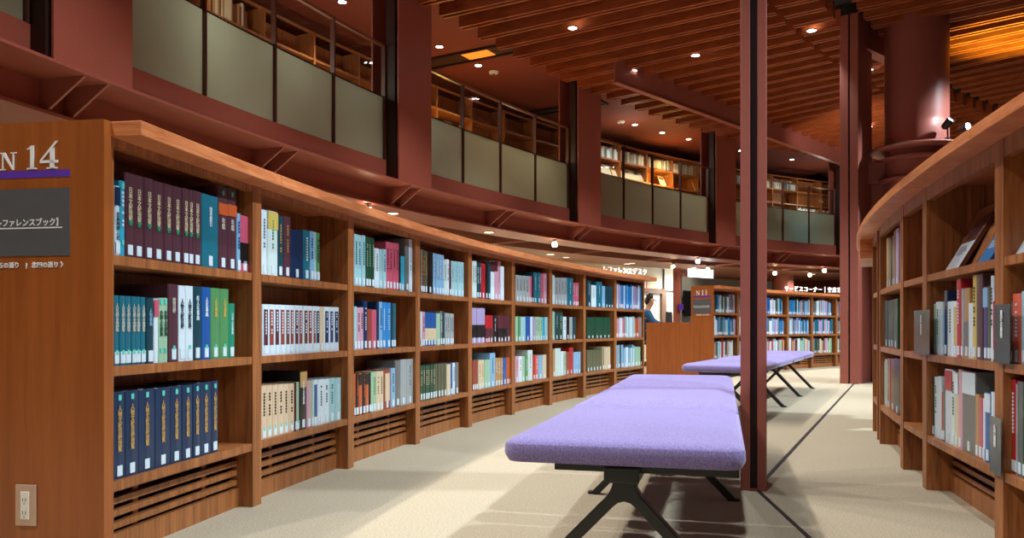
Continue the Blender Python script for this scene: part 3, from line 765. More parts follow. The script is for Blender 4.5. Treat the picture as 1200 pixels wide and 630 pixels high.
# eighth bay
row_n(7, 0, 688, [(693, 328, 'dt', 'L+twh'), (699, 334, 'wh', 'L+tgr'), (705.7, 330, 'te', 'L+twh'), (709.5, 335, 'pb', 'L')] + run(709.5, 719, 3, 335, 335.5, 'dt', 'M'), 1)
row_n(7, 1, 688, run(688, 716, 6, 371.5, 371.5, 'dg', 'M'), 1)
row_n(7, 2, 688, run(688, 705.5, 5, 410, 409, 'ol', 'L'), 1)
N14_COUNT = NBOOK
# ---- books across the aisle -----------------------------------------------------------------------------
RBK = RR - 0.022
def row_r(words_, row, x0, books, level, lo_d=.20):
    base = LEVR[row]; rown = ['top', 'middle', 'bottom'][row]
    a0, z0 = hit(x0, RBK, far=False)
    for i, b in enumerate(books):
        xe, yt, c, st = b[:4]; lean = b[4] if len(b) > 4 else 0.0
        a1, z1 = hit(xe, RBK, far=False)
        w = max(abs(a1-a0)*RBK - .0006, .007); am = (a0+a1)/2; zm = (z0+z1)/2
        h = min(max(pitch_top(yt, zm, base), .15), .318); d = min(.20, max(.13, h*.72))
        label = '%s book, %s from the far upright, %s shelf, %s' % (PAL[c][1], ORD[i], rown, words_)
        make_book(P(RBK - rnd.uniform(0, .004), am, base+.0004 + (abs(sin(lean))*w/2)), -PI/2-am, w, h, d, c, st, label, 'books on the %s shelf, %s' % (rown, words_), level, None, lean)
        a0, z0 = a1, z1
W1, W2, W3 = 'art placard bay', 'bay cut by the picture edge', 'bay past the narrow empty one'
row_r(W1, 1, 1093.0, [(1096, 356, 'pg', 'L'), (1101, 353.5, 'wh', 'L+tgn'), (1104, 354, 'pw', 'L'), (1106, 366, 'pb', 'L'), (1109.8, 340.5, 'na', 'L'), (1117, 353, 'wh', 'L+tgr'), (1120.6, 353, 'wh', 'L+fye'),
      (1125.7, 327, 're', 'L+twh'), (1128.6, 338, 'lg', 'L'), (1134.5, 337.5, 'ta', 'L+hgr'), (1139, 355, 'wh', 'L'), (1143.8, 322.5, 'ye', 'L+tbk'), (1151.4, 321.5, 'dm', 'L'), (1157, 336, 'in', 'L+upb'),
      (1160, 335, 'ol', 'L'), (1163, 323, 'wh', 'L+tbk'), (1165, 353, 're', 'L')], 2)
row_r(W1, 2, 1088.8, [(1092.4, 454, 'br', 'L'), (1094, 441, 'dg', 'L'), (1098, 441.5, 'wh', 'L+tgr'), (1102, 441, 'wh', 'L'), (1104.4, 459, 're', 'L'), (1106.6, 452, 'gr', 'L'), (1115, 432.5, 'wh', 'L+ure'), (1118, 435, 'pw', 'L+tbk'),
      (1122, 437, 'cr', 'L+uwh'), (1126.7, 432.5, 'lp', 'L'), (1142, 435, 'gr', 'uwh+L'), (1146.7, 462, 'ta', 'L'), (1151, 466, 'pk', 'L'), (1154, 467, 'wh', 'L'), (1160.6, 460, 'bl', 'L+uwh'), (1164, 459, 'wh', 'L')], 2)
row_r(W2, 1, 1176.8, [(1180, 352, 'wh', 'L'), (1184, 350, 'lp', 'L'), (1186, 353, 'gr', 'L'), (1196.5, 344, 'co', 'L+twh'), (1203, 341, 'pc', 'L'), (1211, 335, 'wh', 'L+tre'), (1222, 338, 'te', 'L')], 2)
row_r(W2, 2, 1176.8, [(1178.3, 474, 'pg', 'L'), (1180.2, 462, 'br', 'L'), (1184, 465, 'ye', 'L+twh'), (1188.5, 444, 're', 'L+twh'), (1191, 450, 'lg', 'L'), (1198, 447, 'gr', 'L'), (1203, 448, 'dg', 'L'), (1211, 450, 'ye', 'L'), (1222, 452, 'wh', 'L+tbl')], 2)
row_r(W3, 0, 1038.5, [(1041, 279, 'ta', 'L'), (1044.5, 279, 'dg', 'L'), (1047, 276, 'br', 'L'), (1049.5, 270, 'ma', 'L'), (1052.5, 268, 'li', 'L')], 1)
row_r(W3, 1, 1033.5, [(1037, 352, 'dg', 'L'), (1040, 352, 'dt', 'L'), (1043.5, 352, 'dg', 'L'), (1047, 351, 'bk', 'L'), (1051.5, 350, 'dg', 'L')], 1)
row_r(W3, 2, 1031.8, [(1034, 424, 'br', 'L'), (1036.5, 423, 'li', 'L'), (1039.5, 421, 'pg', 'L'), (1043, 420, 'rb', 'L+twh'), (1047.5, 420, 'br', 'L'), (1053.5, 420, 'bk', 'L')], 1)
W4 = 'bay next to the broad column'
row_r(W4, 0, 1020.6, [(1022.4, 293, 'bk', 'L'), (1024.8, 290, 'dt', 'L')], 1)
row_r(W4, 1, 1020.2, [(1021.8, 352, 'pw', 'L'), (1025.6, 352, 'cr', 'L+tbr')], 1)
row_r(W4, 2, 1020.2, [(1022.2, 411, 'ma', 'L'), (1025.2, 411, 'pg', 'L+ure')], 1)

# face-out books on the slanted display shelf
def faceout(x, wd, h, codes, label, tilt=18, yaw=0.0):
    a, z = hit(x, RR-0.03, far=False)
    r = bpy.data.objects.new('display_book', None); COL.objects.link(r); r.empty_display_size = .05
    m = MB(); m.box(-wd/2, wd/2, 0, .018, 0, h); obj('cover', m, bmat(codes[0]), r, bevel=.0015)
    m = MB(); m.box(-wd/2+.001, wd/2-.006, .003, .015, .0, h+.0006); obj('page_block', m, M_PAPER, r)
    m = MB(); m.box(-wd/2+.001, wd/2-.001, -.0006, .0004, .003, h*.5); obj('lower_cover_panel', m, bmat(codes[1]), r)
    m = MB()
    for i in range(4): m.box(-wd*.36, wd*(.1+.08*(i % 3)), -.0011, -.0002, h*(.40-.04*i), h*(.42-.04*i))
    obj('cover_lettering', m, bmat(codes[2]), r)
    m = MB()
    for (u, v, s1, s2) in ((.0, .72, .34, .16), (-.2, .60, .14, .06), (.22, .86, .16, .05)): m.box((u-s1)*wd, (u+s1*.9)*wd, -.0009, 0, (v-s2*.7)*h, (v+s2*.7)*h)
    obj('cover_picture', m, bmat(codes[3]), r)
    r.location = P(RR-0.035, a, LEVR[0]+.004)
    r.rotation_euler = (-math.radians(tilt), 0, -PI/2-a+yaw)
    tag(r, label, 'book', 'face-out books on the slanted display shelf')
faceout(1113, .19, .262, ('br', 'wh', 'gr', 'dm'), 'white and brown pictorial book standing face-out on the slanted shelf', 30)
faceout(1150, .125, .225, ('bl', 'sb', 'wh', 'gn'), 'blue pictorial book standing face-out beside the white and brown one', 30)
faceout(1191, .17, .245, ('lp', 'wh', 'te', 'co'), 'pale pictorial book standing face-out at the picture edge', 30)
# sloping backboard under them
for (lo, hi, w_) in ((E_L, D_R, 'with the art placards'), (E2, E_R, 'at the picture edge')):
    m = MB(); m.ring(RR-0.235, RR-0.062, lo+.0004, hi-.0004, 1.19, 0.957, z0b=0.957, z1b=0.965) if False else None
    n = 4; vs = []; fs = []
    for i in range(n+1):
        a = lo+.0006 + (hi-lo-.0012)*i/n
        vs += [P(RR-.215, a, 1.235), P(RR-.205, a, 1.235), P(RR-.075, a, .957), P(RR-.085, a, .957)]
    for i in range(n):
        b = 4*i
        for j in range(4): fs.append((b+j, b+4+j, b+4+(j+1) % 4, b+(j+1) % 4))
    fs += [(0, 1, 2, 3), (4*n+3, 4*n+2, 4*n+1, 4*n)]
    m = MB(); m.add(vs, fs)
    tag(obj('display_board', m, M_WOOD), 'sloping wooden display board in the bay ' + w_, 'display board')

# clear placard holders
def placard(x0, x1, yt, yb, s, label):
    a0, z0 = hit(x0, RR+.012, far=False); a1, z1 = hit(x1, RR+.012, far=False)
    am = (a0+a1)/2; zm = (z0+z1)/2
    zt, zb = zat(yt, zm), zat(yb, zm); w = abs(a1-a0)*RR
    r = bpy.data.objects.new('placard', None); COL.objects.link(r)
    m = MB(); m.box(-w/2, w/2, -.002, 0, 0, zt-zb); obj('clear_holder', m, M_ACRYL, r)
    m = MB(); m.box(-w/2+.001, w/2-.012, .0003, .0012, .001, zt-zb-.001); obj('card', m, M_TINT, r)
    M = Matrix.Translation((-.003, -.0026, (zt-zb)*.66)) @ Matrix.Rotation(PI/2, 4, 'X')
    text_mesh('lettering', '\n'.join(s), min(.020, w*.30), M_WHITE, M, r, .0006, line=.9, bold=.025)
    r.location = P(RR+.014, am, zb); r.rotation_euler = (0, 0, -PI/2-am)
    tag(r, label, 'placard', 'placards on the art bay')
placard(1071.6, 1090.6, 363, 415, '日本の美術', 'grey upright placard at the far upright of the art bay, middle shelf')
placard(1165.8, 1185.9, 356, 426, '東洋の美術', 'grey upright placard at the near upright, middle shelf')
placard(1160.6, 1175.0, 488, 556, '仏教美術', 'grey upright placard at the near upright, bottom shelf')
BOOKS_INDIV = NBOOK

# ---- remaining far books: one mass -----------------------------------------------------------------------
pal = ['te', 'dt', 'bl', 'sb', 'pb', 'wh', 'pc', 'wh', 'li', 'gr', 'dg', 'pg', 'lp', 'cr', 're', 'ol', 'na', 'lg', 'or', 'bk', 'ta']
mass = MB(); mm = [bmat(c) for c in pal] + [M_LABEL]
def mass_row(r, a0, a1, base, z_h, fill=1.0, weights=None, slope=0, wmin=.014, wmax=.036, dep=.18, cols=None):
    a = a0 + .003/r
    end = a0 + (a1-a0)*fill
    while a < end - wmin/r:
        c = rnd.choice(cols or pal); n = rnd.choice((1, 1, 1, 2, 3)); w = rnd.uniform(wmin, wmax); h = rnd.uniform(*z_h)
        for _ in range(n):
            if a + w/r > a1 - .001/r: break
            mass.ring(r + rnd.uniform(0, .006), r+dep, a, a+(w-.001)/r, base+.0005, base+h, pal.index(c), n=1)
            if rnd.random() < .6: mass.ring(r - .0015, r+.002, a+w*.2/r, a+w*.7/r, base+.012, base+.052, len(pal), n=1)
            a += w/r
blues = ['te', 'dt', 'bl', 'sb', 'pb', 'wh', 'pc', 'wh', 'li', 'gr', 'pb', 'sb', 'te', 'lp']
warms = ['cr', 'ol', 'pg', 'wh', 'ta', 'lp', 'gr', 'dt', 'wh', 'bl', 're', 'pc']
# last bay of the N 14 row and gaps in the eighth
mass_row(R14+.018, A14[8], A14[9]-.0035, LEV[0], (.25, .30), 1, cols=['wh', 'li', 'bl', 'sb', 'te', 'cy' if False else 'sb'])
mass_row(R14+.018, A14[8], A14[9]-.0035, LEV[1], (.22, .25), 1, cols=['re', 'lp', 'pc', 'wh', 'or'])
mass_row(R14+.018, A14[8], A14[9]-.0035, LEV[2], (.22, .27), 1, cols=['pb', 'wh', 'lp', 'bk', 'pg'])
a8 = hit(706, R14+.018)[0]
mass_row(R14+.018, a8, A14[8]-.006, LEV[2], (.23, .26), 1, cols=['ol', 'cr', 'cr'])
for k in range(8):
    for row in range(3):
        mass_row(R14+.018, A13[k], A13[k+1]-.0035, LEV[row], (.22, .29), rnd.uniform(.8, 1), cols=blues if row < 2 else warms)
UPB = MB()
o = obj('books', mass, mm); o['kind'] = 'stuff'; tag(o, 'mass of distant blue and white books filling the far shelves behind the second bench', 'books')

# ---- upper storey behind the glazing ---------------------------------------------------------------------
RU = 25.2
LU = [4.21, 3.87, 3.53]
upper = MB(); pu = ['cr', 'wh', 'be', 'lg', 'gr', 'ta', 'or', 're', 'te', 'ol', 'br']
mu = [bmat(c) for c in pu]
def mass_u(a0, a1, base, zh, fill, cols):
    a = a0+.0003
    while a < a0 + (a1-a0)*fill:
        w = rnd.uniform(.018, .04); c = rnd.choice(cols)
        if a+w/RU > a1-.0003: break
        upper.ring(RU+.03, RU+.2, a, a+(w-.001)/RU, base+.0005, base+rnd.uniform(*zh), pu.index(c), n=1); a += w/RU
ux = {}
un = 0
for k in range(-1, 28):
    a0 = 0.232 + 0.0357*k; a1 = a0+0.0357
    t = bookcase('upper_bookcase', 'upper-storey wooden bookcase behind the balcony glazing, %d along from the N 14 end' % (k+2), 'upper-storey bookcases', RU, .32, a0+.0006, a1-.0006,
                 [4.21, 3.87, 3.53], 4.52, 4.55, False, .0006, grille=False, zb0=2.52)
    # these units stand on the upper floor
    for ch in t.children:
        pass
    x = 600 + F*(CX - RU*cos((a0+a1)/2))/(CY + RU*sin((a0+a1)/2))
    if x < 335: mass_u(a0+.001, a1-.001, 3.87, (.2, .28), 1, ['cr', 'wh', 'be', 'or', 'te', 'ol', 'ta', 're', 'br']); mass_u(a0+.001, a1-.001, 4.21, (.2, .28), .7, ['cr', 'br', 'ta'])
    elif x < 480 or x > 925: mass_u(a0+.001, a1-.001, 3.53, (.22, .28), .9, ['cr', 'wh', 'wh', 'lg', 're'])
    if x > 700 and x < 925: mass_u(a0+.001, a1-.001, 4.21, (.18, .24), .95, ['gr', 'lg', 'wh', 'gr', 'cr'])
o = obj('books', upper, mu); o['kind'] = 'stuff'; tag(o, 'mass of books on the upper-storey shelves behind the balcony glass', 'books')
# slanted display magazines upstairs
def up_mag(x, shelf, label):
    a, z = hit(x, RU+.06)
    r = bpy.data.objects.new('magazine', None); COL.objects.link(r)
    m = MB(); m.box(-.10, .10, 0, .008, 0, .25); obj('cover', m, bmat('cr'), r)
    m = MB(); m.box(-.08, .08, -.001, 0, .16, .23); obj('masthead', m, bmat(rnd.choice(['gr', 'ta', 'wh'])), r)
    r.location = P(RU+.06, a, shelf+.002); r.rotation_euler = (-.42, 0, PI/2-a)
    tag(r, label, 'magazine', 'magazines displayed face-out upstairs')
mags = [(395, 3.53), (412, 3.53), (433, 3.53), (447, 3.53), (459, 3.53), (512, 3.87), (531, 3.87), (548, 3.87), (708, 3.87), (714, 3.87), (722, 3.87), (728, 3.87), (737, 3.87), (743, 3.87), (748, 3.87), (755, 3.87), (778, 3.87), (818, 3.87), (828, 3.87), (833, 3.87)]
seg = lambda x: 'second' if x < 480 else ('third' if x < 690 else 'fourth')
cnt = {}
for x, s in mags:
    k = seg(x); cnt[k] = cnt.get(k, 0)+1
    up_mag(x, s, 'pale magazine displayed upstairs, %s along behind the %s stretch of glazing' % (ORD[cnt[k]-1], {'second': 'widest', 'third': 'amber-lit', 'fourth': 'shelf-lined'}[k]))

# ---- benches ---------------------------------------------------------------------------------------------
def rrect(hx, hy, rad, n=6):
    pts = []
    for cx_, cy_, s in ((hx-rad, hy-rad, 0), (-hx+rad, hy-rad, 1), (-hx+rad, -hy+rad, 2), (hx-rad, -hy+rad, 3)):
        for i in range(n+1):
            t = PI/2*s + PI/2*i/n; pts.append((cx_+rad*cos(t), cy_+rad*sin(t)))
    return pts
def cushion(hx, hy, yc, ends=(1, 1), z0=.372, seam=.424, crown=.450):
    prof = [(.030, z0), (.010, z0+.004), (.002, z0+.018), (0, (z0+seam)/2), (.001, seam-.008), (.0035, seam-.0015), (.0055, seam-.003), (.0075, seam), (.016, seam+.008), (.035, seam+.0150), (.07, seam+.0205), (.12, seam+.0240), (.18, seam+.0255), (.25, crown-.0005), (.285, crown)]
    m = MB(); vs = []; N = None
    for ins, z in prof:
        rad = max(.05-ins*.5, .012); p = rrect(hx-ins*min(1, hx/.3), hy-ins*(1 if ins <= .02 else 1+1.1*min(1, (ins-.02)/.06)) if ins < .2 else hy*(1-ins/.305*.97), rad); N = len(p)
        vs += [Vector((x, y+yc, z)) for x, y in p]
    fs = []
    for k in range(len(prof)-1):
        for i in range(N):
            j = (i+1) % N; fs.append((k*N+i, k*N+j, (k+1)*N+j, (k+1)*N+i))
    fs += [tuple(reversed(range(N))), tuple(range((len(prof)-1)*N, len(prof)*N))]
    for v in vs:
        if v.z > .40 and ends[0 if v.y < yc else 1]: v.z -= .055*math.exp(-((hy-abs(v.y-yc))/.065)**2)*max(0, 1-(max(0, abs(v.x)-hx+.05)/.05))
    m.add(vs, fs); return m
def arc(c, r, t0, t1, n=6): return [(c[0]+r*cos(t0+(t1-t0)*i/n), c[1]+r*sin(t0+(t1-t0)*i/n)) for i in range(n+1)]
def leg_outline():
    # inverted Y, right half then mirrored
    R = [(.030, .368), (.030, .318), (.034, .300), (.046, .278), (.300, .012), (.318, .012), (.318, 0), (.270, 0), (.262, .010), (.030, .250), (.016, .262), (0, .266)]
    L = [(-x, y) for x, y in reversed(R[:-1])]
    return R + L
def bench(name_label, loc, rz, n, p, group='lilac benches in the aisle'):
    t = thing('bench', name_label, 'bench', loc, group, rz, world=False)
    for i in range(n):
        obj('seat_cushion', cushion(.305, p/2-.012, p*(i+.5), (i > 0, i < n-1)), M_PURPLE, t, smooth=True)
    m = MB(); m.box(-.045, .045, .06, n*p-.06, .325, .366); obj('spine_beam', m, M_BLACKM, t, bevel=.004)
    fy = [.14, n*p/2, n*p-.14] if n < 4 else [.14+ (n*p-.28)*i/3 for i in range(4)]
    for y in fy:
        M = Matrix(((1, 0, 0, 0), (0, 0, 1, y), (0, 1, 0, 0), (0, 0, 0, 1)))
        m = MB(); m.prism(leg_outline(), -.018, .018, M); obj('leg_frame', m, M_BLACKM, t, bevel=.003)
        m = MB(); m.box(-.18, .29, y-.045, y+.045, .347, .371); obj('cross_plate', m, M_BLACKM, t, bevel=.002)
    return t
ph = math.radians(14.6)
bench('three-cushion lilac bench with black forked legs nearest the camera', (0.262, 2.00, 0), -ph, 3, 1.0)
ph2 = math.radians(25.9)
bench('more distant lilac bench with black forked legs beyond the slender column', (1.595, 6.235, 0), -ph2, 4, 1.01)
# ---- under the balcony, far background -------------------------------------------------------------------
def rw(r, x0, x1, z0, z1, m=None, th=.05, mi=0, far=True):
    m = m or MB(); a0 = hit(x0, r, far)[0]; a1 = hit(x1, r, far)[0]; m.ring(r, r+th, a0, a1, z0, z1, mi); return m
struct('wall_white', rw(26.4, 560, 793, 0, 2.17), plain('lit_white_plaster', srgb(240, 232, 206), .8))
struct('wall_brown', rw(28.3, 793, 1080, 0, 2.17), M_CEIL)
t = thing('door_frame', 'brown framed opening with a pale pane behind the seated person', 'door frame', tuple(P(26.35, hit(768, 26.3)[0])))
m = rw(26.3, 745, 780.5, 1.54, 1.66); rw(26.3, 776, 781, 0, 1.54, m); obj('frame', m, plain('taupe_frame', srgb(128, 96, 76), .5), t)
m = rw(26.35, 745, 776, 0, 1.54, th=.02); obj('pane', m, plain('pale_pane', srgb(232, 232, 214), .4), t)
m = rw(26.36, 778, 779, 0, 2.15, th=.03); rw(26.36, 779, 792, 1.60, 1.63, m, th=.03)
tag(obj('wall_trim', m, M_STEELD), 'thin dark trim lines on the white wall behind the counter', 'wall trim')
# lit window to the right of the round pillar
struct('window_1', rw(25.6, 807, 836, 0.9, 2.12, th=.03), M_WINDOW)
t = thing('pillar', 'round red pillar standing behind the grey partition', 'pillar', tuple(P(27.3, hit(800, 27.3)[0])))
pp = P(27.3, hit(800, 27.3)[0]); m = MB(); m.lathe([(.16, 0), (.16, 2.17)], 24, Matrix.Translation(pp)); obj('shaft', m, M_STEEL, t, smooth=True)
pp = P(26.6, hit(918, 26.6)[0])
t = thing('pillar', 'thick brown round pillar under the balcony beyond the N 13 row', 'pillar', tuple(pp))
m = MB(); m.lathe([(.27, 0), (.27, 2.17)], 28, Matrix.Translation(pp)); obj('shaft', m, M_STEEL, t, smooth=True)
tag(obj('partition', rw(24.2, 799, 905, 0, 1.78, th=.04), M_PART), 'curved grey partition screen standing behind the N 13 panel', 'partition')
tag(obj('partition_post', rw(24.15, 790.5, 797.5, 0, 1.95, th=.04), M_STEEL), 'brown end post of the grey partition screen', 'post')
tag(obj('wall_panel', rw(27.6, 932, 966, 1.0, 1.62, th=.03), plain('tan_board', srgb(196, 150, 96), .6)), 'tan board on the far wall above the N 13 row', 'wall panel')
# monitor on the partition
t = thing('monitor', 'black upright display screen mounted beside the N 13 panel', 'display', tuple(P(24.1, hit(807, 24.1)[0], .95)))
m = rw(24.1, 802.0, 813.5, .96, 1.485, th=.04); obj('screen', m, M_SCREEN, t)
m = MB(); a = hit(807, 24.14)[0]; m.ring(24.14, 24.2, a-.004, a+.004, 1.15, 1.30); obj('wall_mount', m, M_BLACKM, t)
tag(obj('wall_sign', rw(24.1, 795.5, 801, 1.08, 1.20, th=.02), M_VIOLET), 'tiny violet sign on the partition post', 'sign')
# long letter signs standing free on a rail under the balcony
def letter_sign(s, x0, x1, r, z0, z1, label, rail):
    a0 = hit(x0, r)[0]; a1 = hit(x1, r)[0]; n = len(s)
    t = thing('letter_sign', label, 'sign', tuple(P(r, (a0+a1)/2, z0)))
    for i, ch in enumerate(s):
        a = a0 + (a1-a0)*(i+.5)/n; p = P(r, a, (z0+z1)/2)
        X = Vector((sin(a), cos(a), 0)); Z = Vector((cos(a), -sin(a), 0))
        M = Matrix(((X.x, 0, Z.x, p.x), (X.y, 0, Z.y, p.y), (0, 1, 0, p.z), (0, 0, 0, 1)))
        w = (a1-a0)*r/n
        text_mesh('letter', ch, (z1-z0)*1.12, M_SIGNLIT, Matrix.Translation(-t.location) @ M, t, .02, xscale=min(1.0, w/((z1-z0)*1.12)*1.02))
    m = MB(); m.ring(r+.01, r+.03, a0-.002, a1+.002, z0-.03, z0-.012); obj('rail', m, M_STEEL, t)
    for a in (a0, (a0+a1)/2, a1):
        m = MB(); m.ring(r+.012, r+.028, a-.0004, a+.0004, 0, z0-.012); obj('post', m, M_STEEL, t)
letter_sign('レファレンスデスク', 706, 758.5, 26.0, 1.93, 2.07, 'white lit letters of a desk sign above the N 14 worktop', True)
letter_sign('サービスコーナー｜空席案内', 919, 992, 26.0, 1.685, 1.825, 'white lit letters of a sign above the N 13 worktop', True)

# desk, chair and seated person seen over the counter
dp = Vector((3.10, 15.45, 0))
t = thing('desk', 'office desk behind the counter in front of the seated person', 'desk', tuple(dp))
m = MB(); M = Matrix.Translation(dp); m.box(-.42, .55, -.5, .5, .69, .72, M=M); obj('top', m, M_PANEL, t)
for sx_ in (-.38, .5):
    for sy_ in (-.45, .45):
        m = MB(); m.box(sx_-.02, sx_+.02, sy_-.02, sy_+.02, 0, .69, M=M); obj('leg', m, M_BLACKM, t)
t = thing('monitor', 'dark computer monitor on the desk in front of the seated person', 'monitor', (3.0, 15.5, .72))
M = Matrix.Translation((3.0, 15.48, .72)) @ Matrix.Rotation(math.radians(50), 4, 'Z')
m = MB(); m.box(-.11, .11, -.012, .012, .03, .30, M=M); obj('screen', m, plain('grey_screen', srgb(60, 62, 66), .4), t)
m = MB(); m.box(-.02, .02, .0, .03, 0, .14, M=M); m.box(-.08, .08, -.05, .08, 0, .01, M=M); obj('stand', m, M_BLACKM, t)
t = thing('office_chair', 'office chair under the seated person in blue', 'chair', (2.42, 15.5, 0))
M = Matrix.Translation((2.42, 15.5, 0))
m = MB(); m.box(-.22, .24, -.23, .23, .42, .48, M=M); obj('seat', m, M_GREY, t, bevel=.02)
m = MB(); m.box(-.27, -.22, -.20, .20, .52, .92, M=M); obj('backrest', m, M_GREY, t, bevel=.015)
m = MB(); m.tube((2.42, 15.5, .06), (2.42, 15.5, .42), .025); m.tube((2.19, 15.5, .44), (2.17, 15.5, .6), .015); obj('stem', m, M_BLACKM, t)
for i in range(5):
    q = 2*PI*i/5; m = MB(); m.tube((2.42, 15.5, .07), (2.42+.28*cos(q), 15.5+.28*sin(q), .045), .015); m.lathe([(.022, 0), (.025, .02), (.022, .045)], 10, Matrix.Translation((2.42+.28*cos(q), 15.5+.28*sin(q), 0)))
    obj('leg', m, M_BLACKM, t)
def skin(name, pts, edges, mat, parent=None, sub=2):
    me = bpy.data.meshes.new(name); me.from_pydata([p[0] for p in pts], edges, [])
    o = bpy.data.objects.new(name, me); COL.objects.link(o)
    mod = o.modifiers.new('skin', 'SKIN'); mod.use_smooth_shade = True
    for i, (p, r) in enumerate(pts):
        sv = me.skin_vertices[0].data[i]; sv.radius = r if isinstance(r, tuple) else (r, r)
        sv.use_root = (i == 0)
    s_ = o.modifiers.new('sub', 'SUBSURF'); s_.levels = sub; s_.render_levels = sub
    me.materials.append(mat)
    if parent: o.parent = parent
    return o
PX, PY = 2.44, 15.5
def V(x, y, z): return (PX+x, PY+y, z)
body = [(V(0, 0, .56), (.13, .15)), (V(.02, 0, .70), (.11, .14)), (V(.07, 0, .86), (.11, .15)), (V(.12, 0, .98), (.09, .15)), (V(.155, 0, 1.06), (.055, .06)), (V(.175, 0, 1.11), (.05, .05)),
        (V(.20, 0, 1.17), (.075, .07)), (V(.215, 0, 1.25), (.085, .078)), (V(.21, 0, 1.30), (.06, .055)),
        (V(.13, -.17, .99), .06), (V(.22, -.22, .83), .048), (V(.40, -.16, .765), .038), (V(.47, -.13, .76), (.03, .02)),
        (V(.13, .17, .99), .06), (V(.22, .22, .83), .048), (V(.40, .16, .765), .038), (V(.47, .13, .76), (.03, .02)),
        (V(.10, -.10, .56), .09), (V(.42, -.11, .56), .07), (V(.42, -.11, .12), .045), (V(.54, -.11, .05), .035),
        (V(.10, .10, .56), .09), (V(.42, .11, .56), .07), (V(.42, .11, .12), .045), (V(.54, .11, .05), .035)]
ed = [(0, 1), (1, 2), (2, 3), (3, 4), (4, 5), (5, 6), (6, 7), (7, 8), (3, 9), (9, 10), (10, 11), (11, 12), (3, 13), (13, 14), (14, 15), (15, 16), (0, 17), (17, 18), (18, 19), (19, 20), (0, 21), (21, 22), (22, 23), (23, 24)]
person = skin('person', body, ed, M_SKIN)
tag(person, 'person with short black hair in a blue jacket seated behind the counter', 'person')
for sy_ in (-.13, .13):
    for i in range(4):
        y = sy_ + (i-1.5)*.019
        skin('finger', [(V(.50, y, .76), .0085), (V(.54, y, .765), .008), (V(.57-.006*abs(i-1), y, .755), .007)], [(0, 1), (1, 2)], M_SKIN, person, 1)
    s_ = 1 if sy_ < 0 else -1
    skin('thumb', [(V(.46, sy_+s_*.025, .76), .010), (V(.50, sy_+s_*.045, .76), .009), (V(.525, sy_+s_*.048, .752), .008)], [(0, 1), (1, 2)], M_SKIN, person, 1)
jk = [(V(0, 0, .56), (.15, .17)), (V(.02, 0, .70), (.13, .16)), (V(.07, 0, .86), (.13, .17)), (V(.12, 0, .985), (.10, .16)), (V(.145, 0, 1.045), (.065, .07)),
      (V(.13, -.17, .99), .075), (V(.22, -.22, .83), .062), (V(.40, -.16, .77), .05), (V(.13, .17, .99), .075), (V(.22, .22, .83), .062), (V(.40, .16, .77), .05)]
skin('jacket', jk, [(0, 1), (1, 2), (2, 3), (3, 4), (3, 5), (5, 6), (6, 7), (3, 8), (8, 9), (9, 10)], M_BLUE, person)
tr = [(V(0, 0, .57), (.145, .16)), (V(.10, -.10, .56), .10), (V(.42, -.11, .56), .08), (V(.42, -.11, .14), .06), (V(.10, .10, .56), .10), (V(.42, .11, .56), .08), (V(.42, .11, .14), .06)]
skin('trousers', tr, [(0, 1), (1, 2), (2, 3), (0, 4), (4, 5), (5, 6)], M_TROUS, person)
skin('hair', [(V(.14, 0, 1.15), (.05, .06)), (V(.165, 0, 1.24), (.085, .09)), (V(.20, 0, 1.325), (.085, .085)), (V(.265, 0, 1.315), (.04, .06))], [(0, 1), (1, 2), (2, 3)], M_HAIR, person)
m = MB()
m.box(*[PX+.290, PX+.315, PY-.012, PY+.012, 1.215, 1.25]); obj('nose', m, M_SKIN, person, bevel=.008)
for s_ in (-1, 1):
    m = MB(); m.lathe([(.001, -.008), (.010, -.004), (.010, .004), (.001, .008)], 10, Matrix.Translation((PX+.289, PY+s_*.032, 1.255))); obj('eye', m, M_BLACKM, person, smooth=True)
    m = MB(); m.lathe([(.001, -.03), (.012, -.015), (.014, .015), (.001, .03)], 10, Matrix.Translation((PX+.205, PY+s_*.082, 1.235))); obj('ear', m, M_SKIN, person, smooth=True)
m = MB(); m.box(PX+.288, PX+.296, PY-.022, PY+.022, 1.185, 1.193); obj('mouth', m, plain('lips', srgb(170, 90, 84), .5), person)

# ---- lamps -------------------------------------------------------------------------------------------------
def spot(loc, aim, energy, size=70, blend=.5, col=(1, .97, .93), rad=.05, name='lamp_or_fill_light'):
    l = bpy.data.lights.new(name, 'SPOT'); l.energy = energy; l.spot_size = math.radians(size); l.spot_blend = blend; l.color = col; l.shadow_soft_size = rad
    o = bpy.data.objects.new(name, l); COL.objects.link(o); o.location = loc
    o.rotation_euler = (Vector(aim)-Vector(loc)).to_track_quat('-Z', 'Y').to_euler(); return o
def point(loc, energy, col, rad=.05, name='lamp_or_fill_light'):
    l = bpy.data.lights.new(name, 'POINT'); l.energy = energy; l.color = col; l.shadow_soft_size = rad
    o = bpy.data.objects.new(name, l); COL.objects.link(o); o.location = loc; return o
def downlight(p, z, label, mat, r=.055, group='downlights in the ceiling'):
    t = thing('downlight', label, 'ceiling light', (p[0], p[1], z), group)
    M = Matrix.Translation((p[0], p[1], z))
    m = MB(); m.lathe([(r, -.012), (r+.014, -.012), (r+.016, 0), (r, 0)], 20, M, ring=True); obj('trim_ring', m, M_CHROME, t, smooth=True)
    m = MB(); m.lathe([(.001, -.010), (r, -.010), (r, -.004), (.001, -.004)], 20, M); obj('diffuser', m, mat, t)
def at(x, y, z):
    d = F*(z-EYE)/(HZ-y); return ((x-600)/F*d, d)
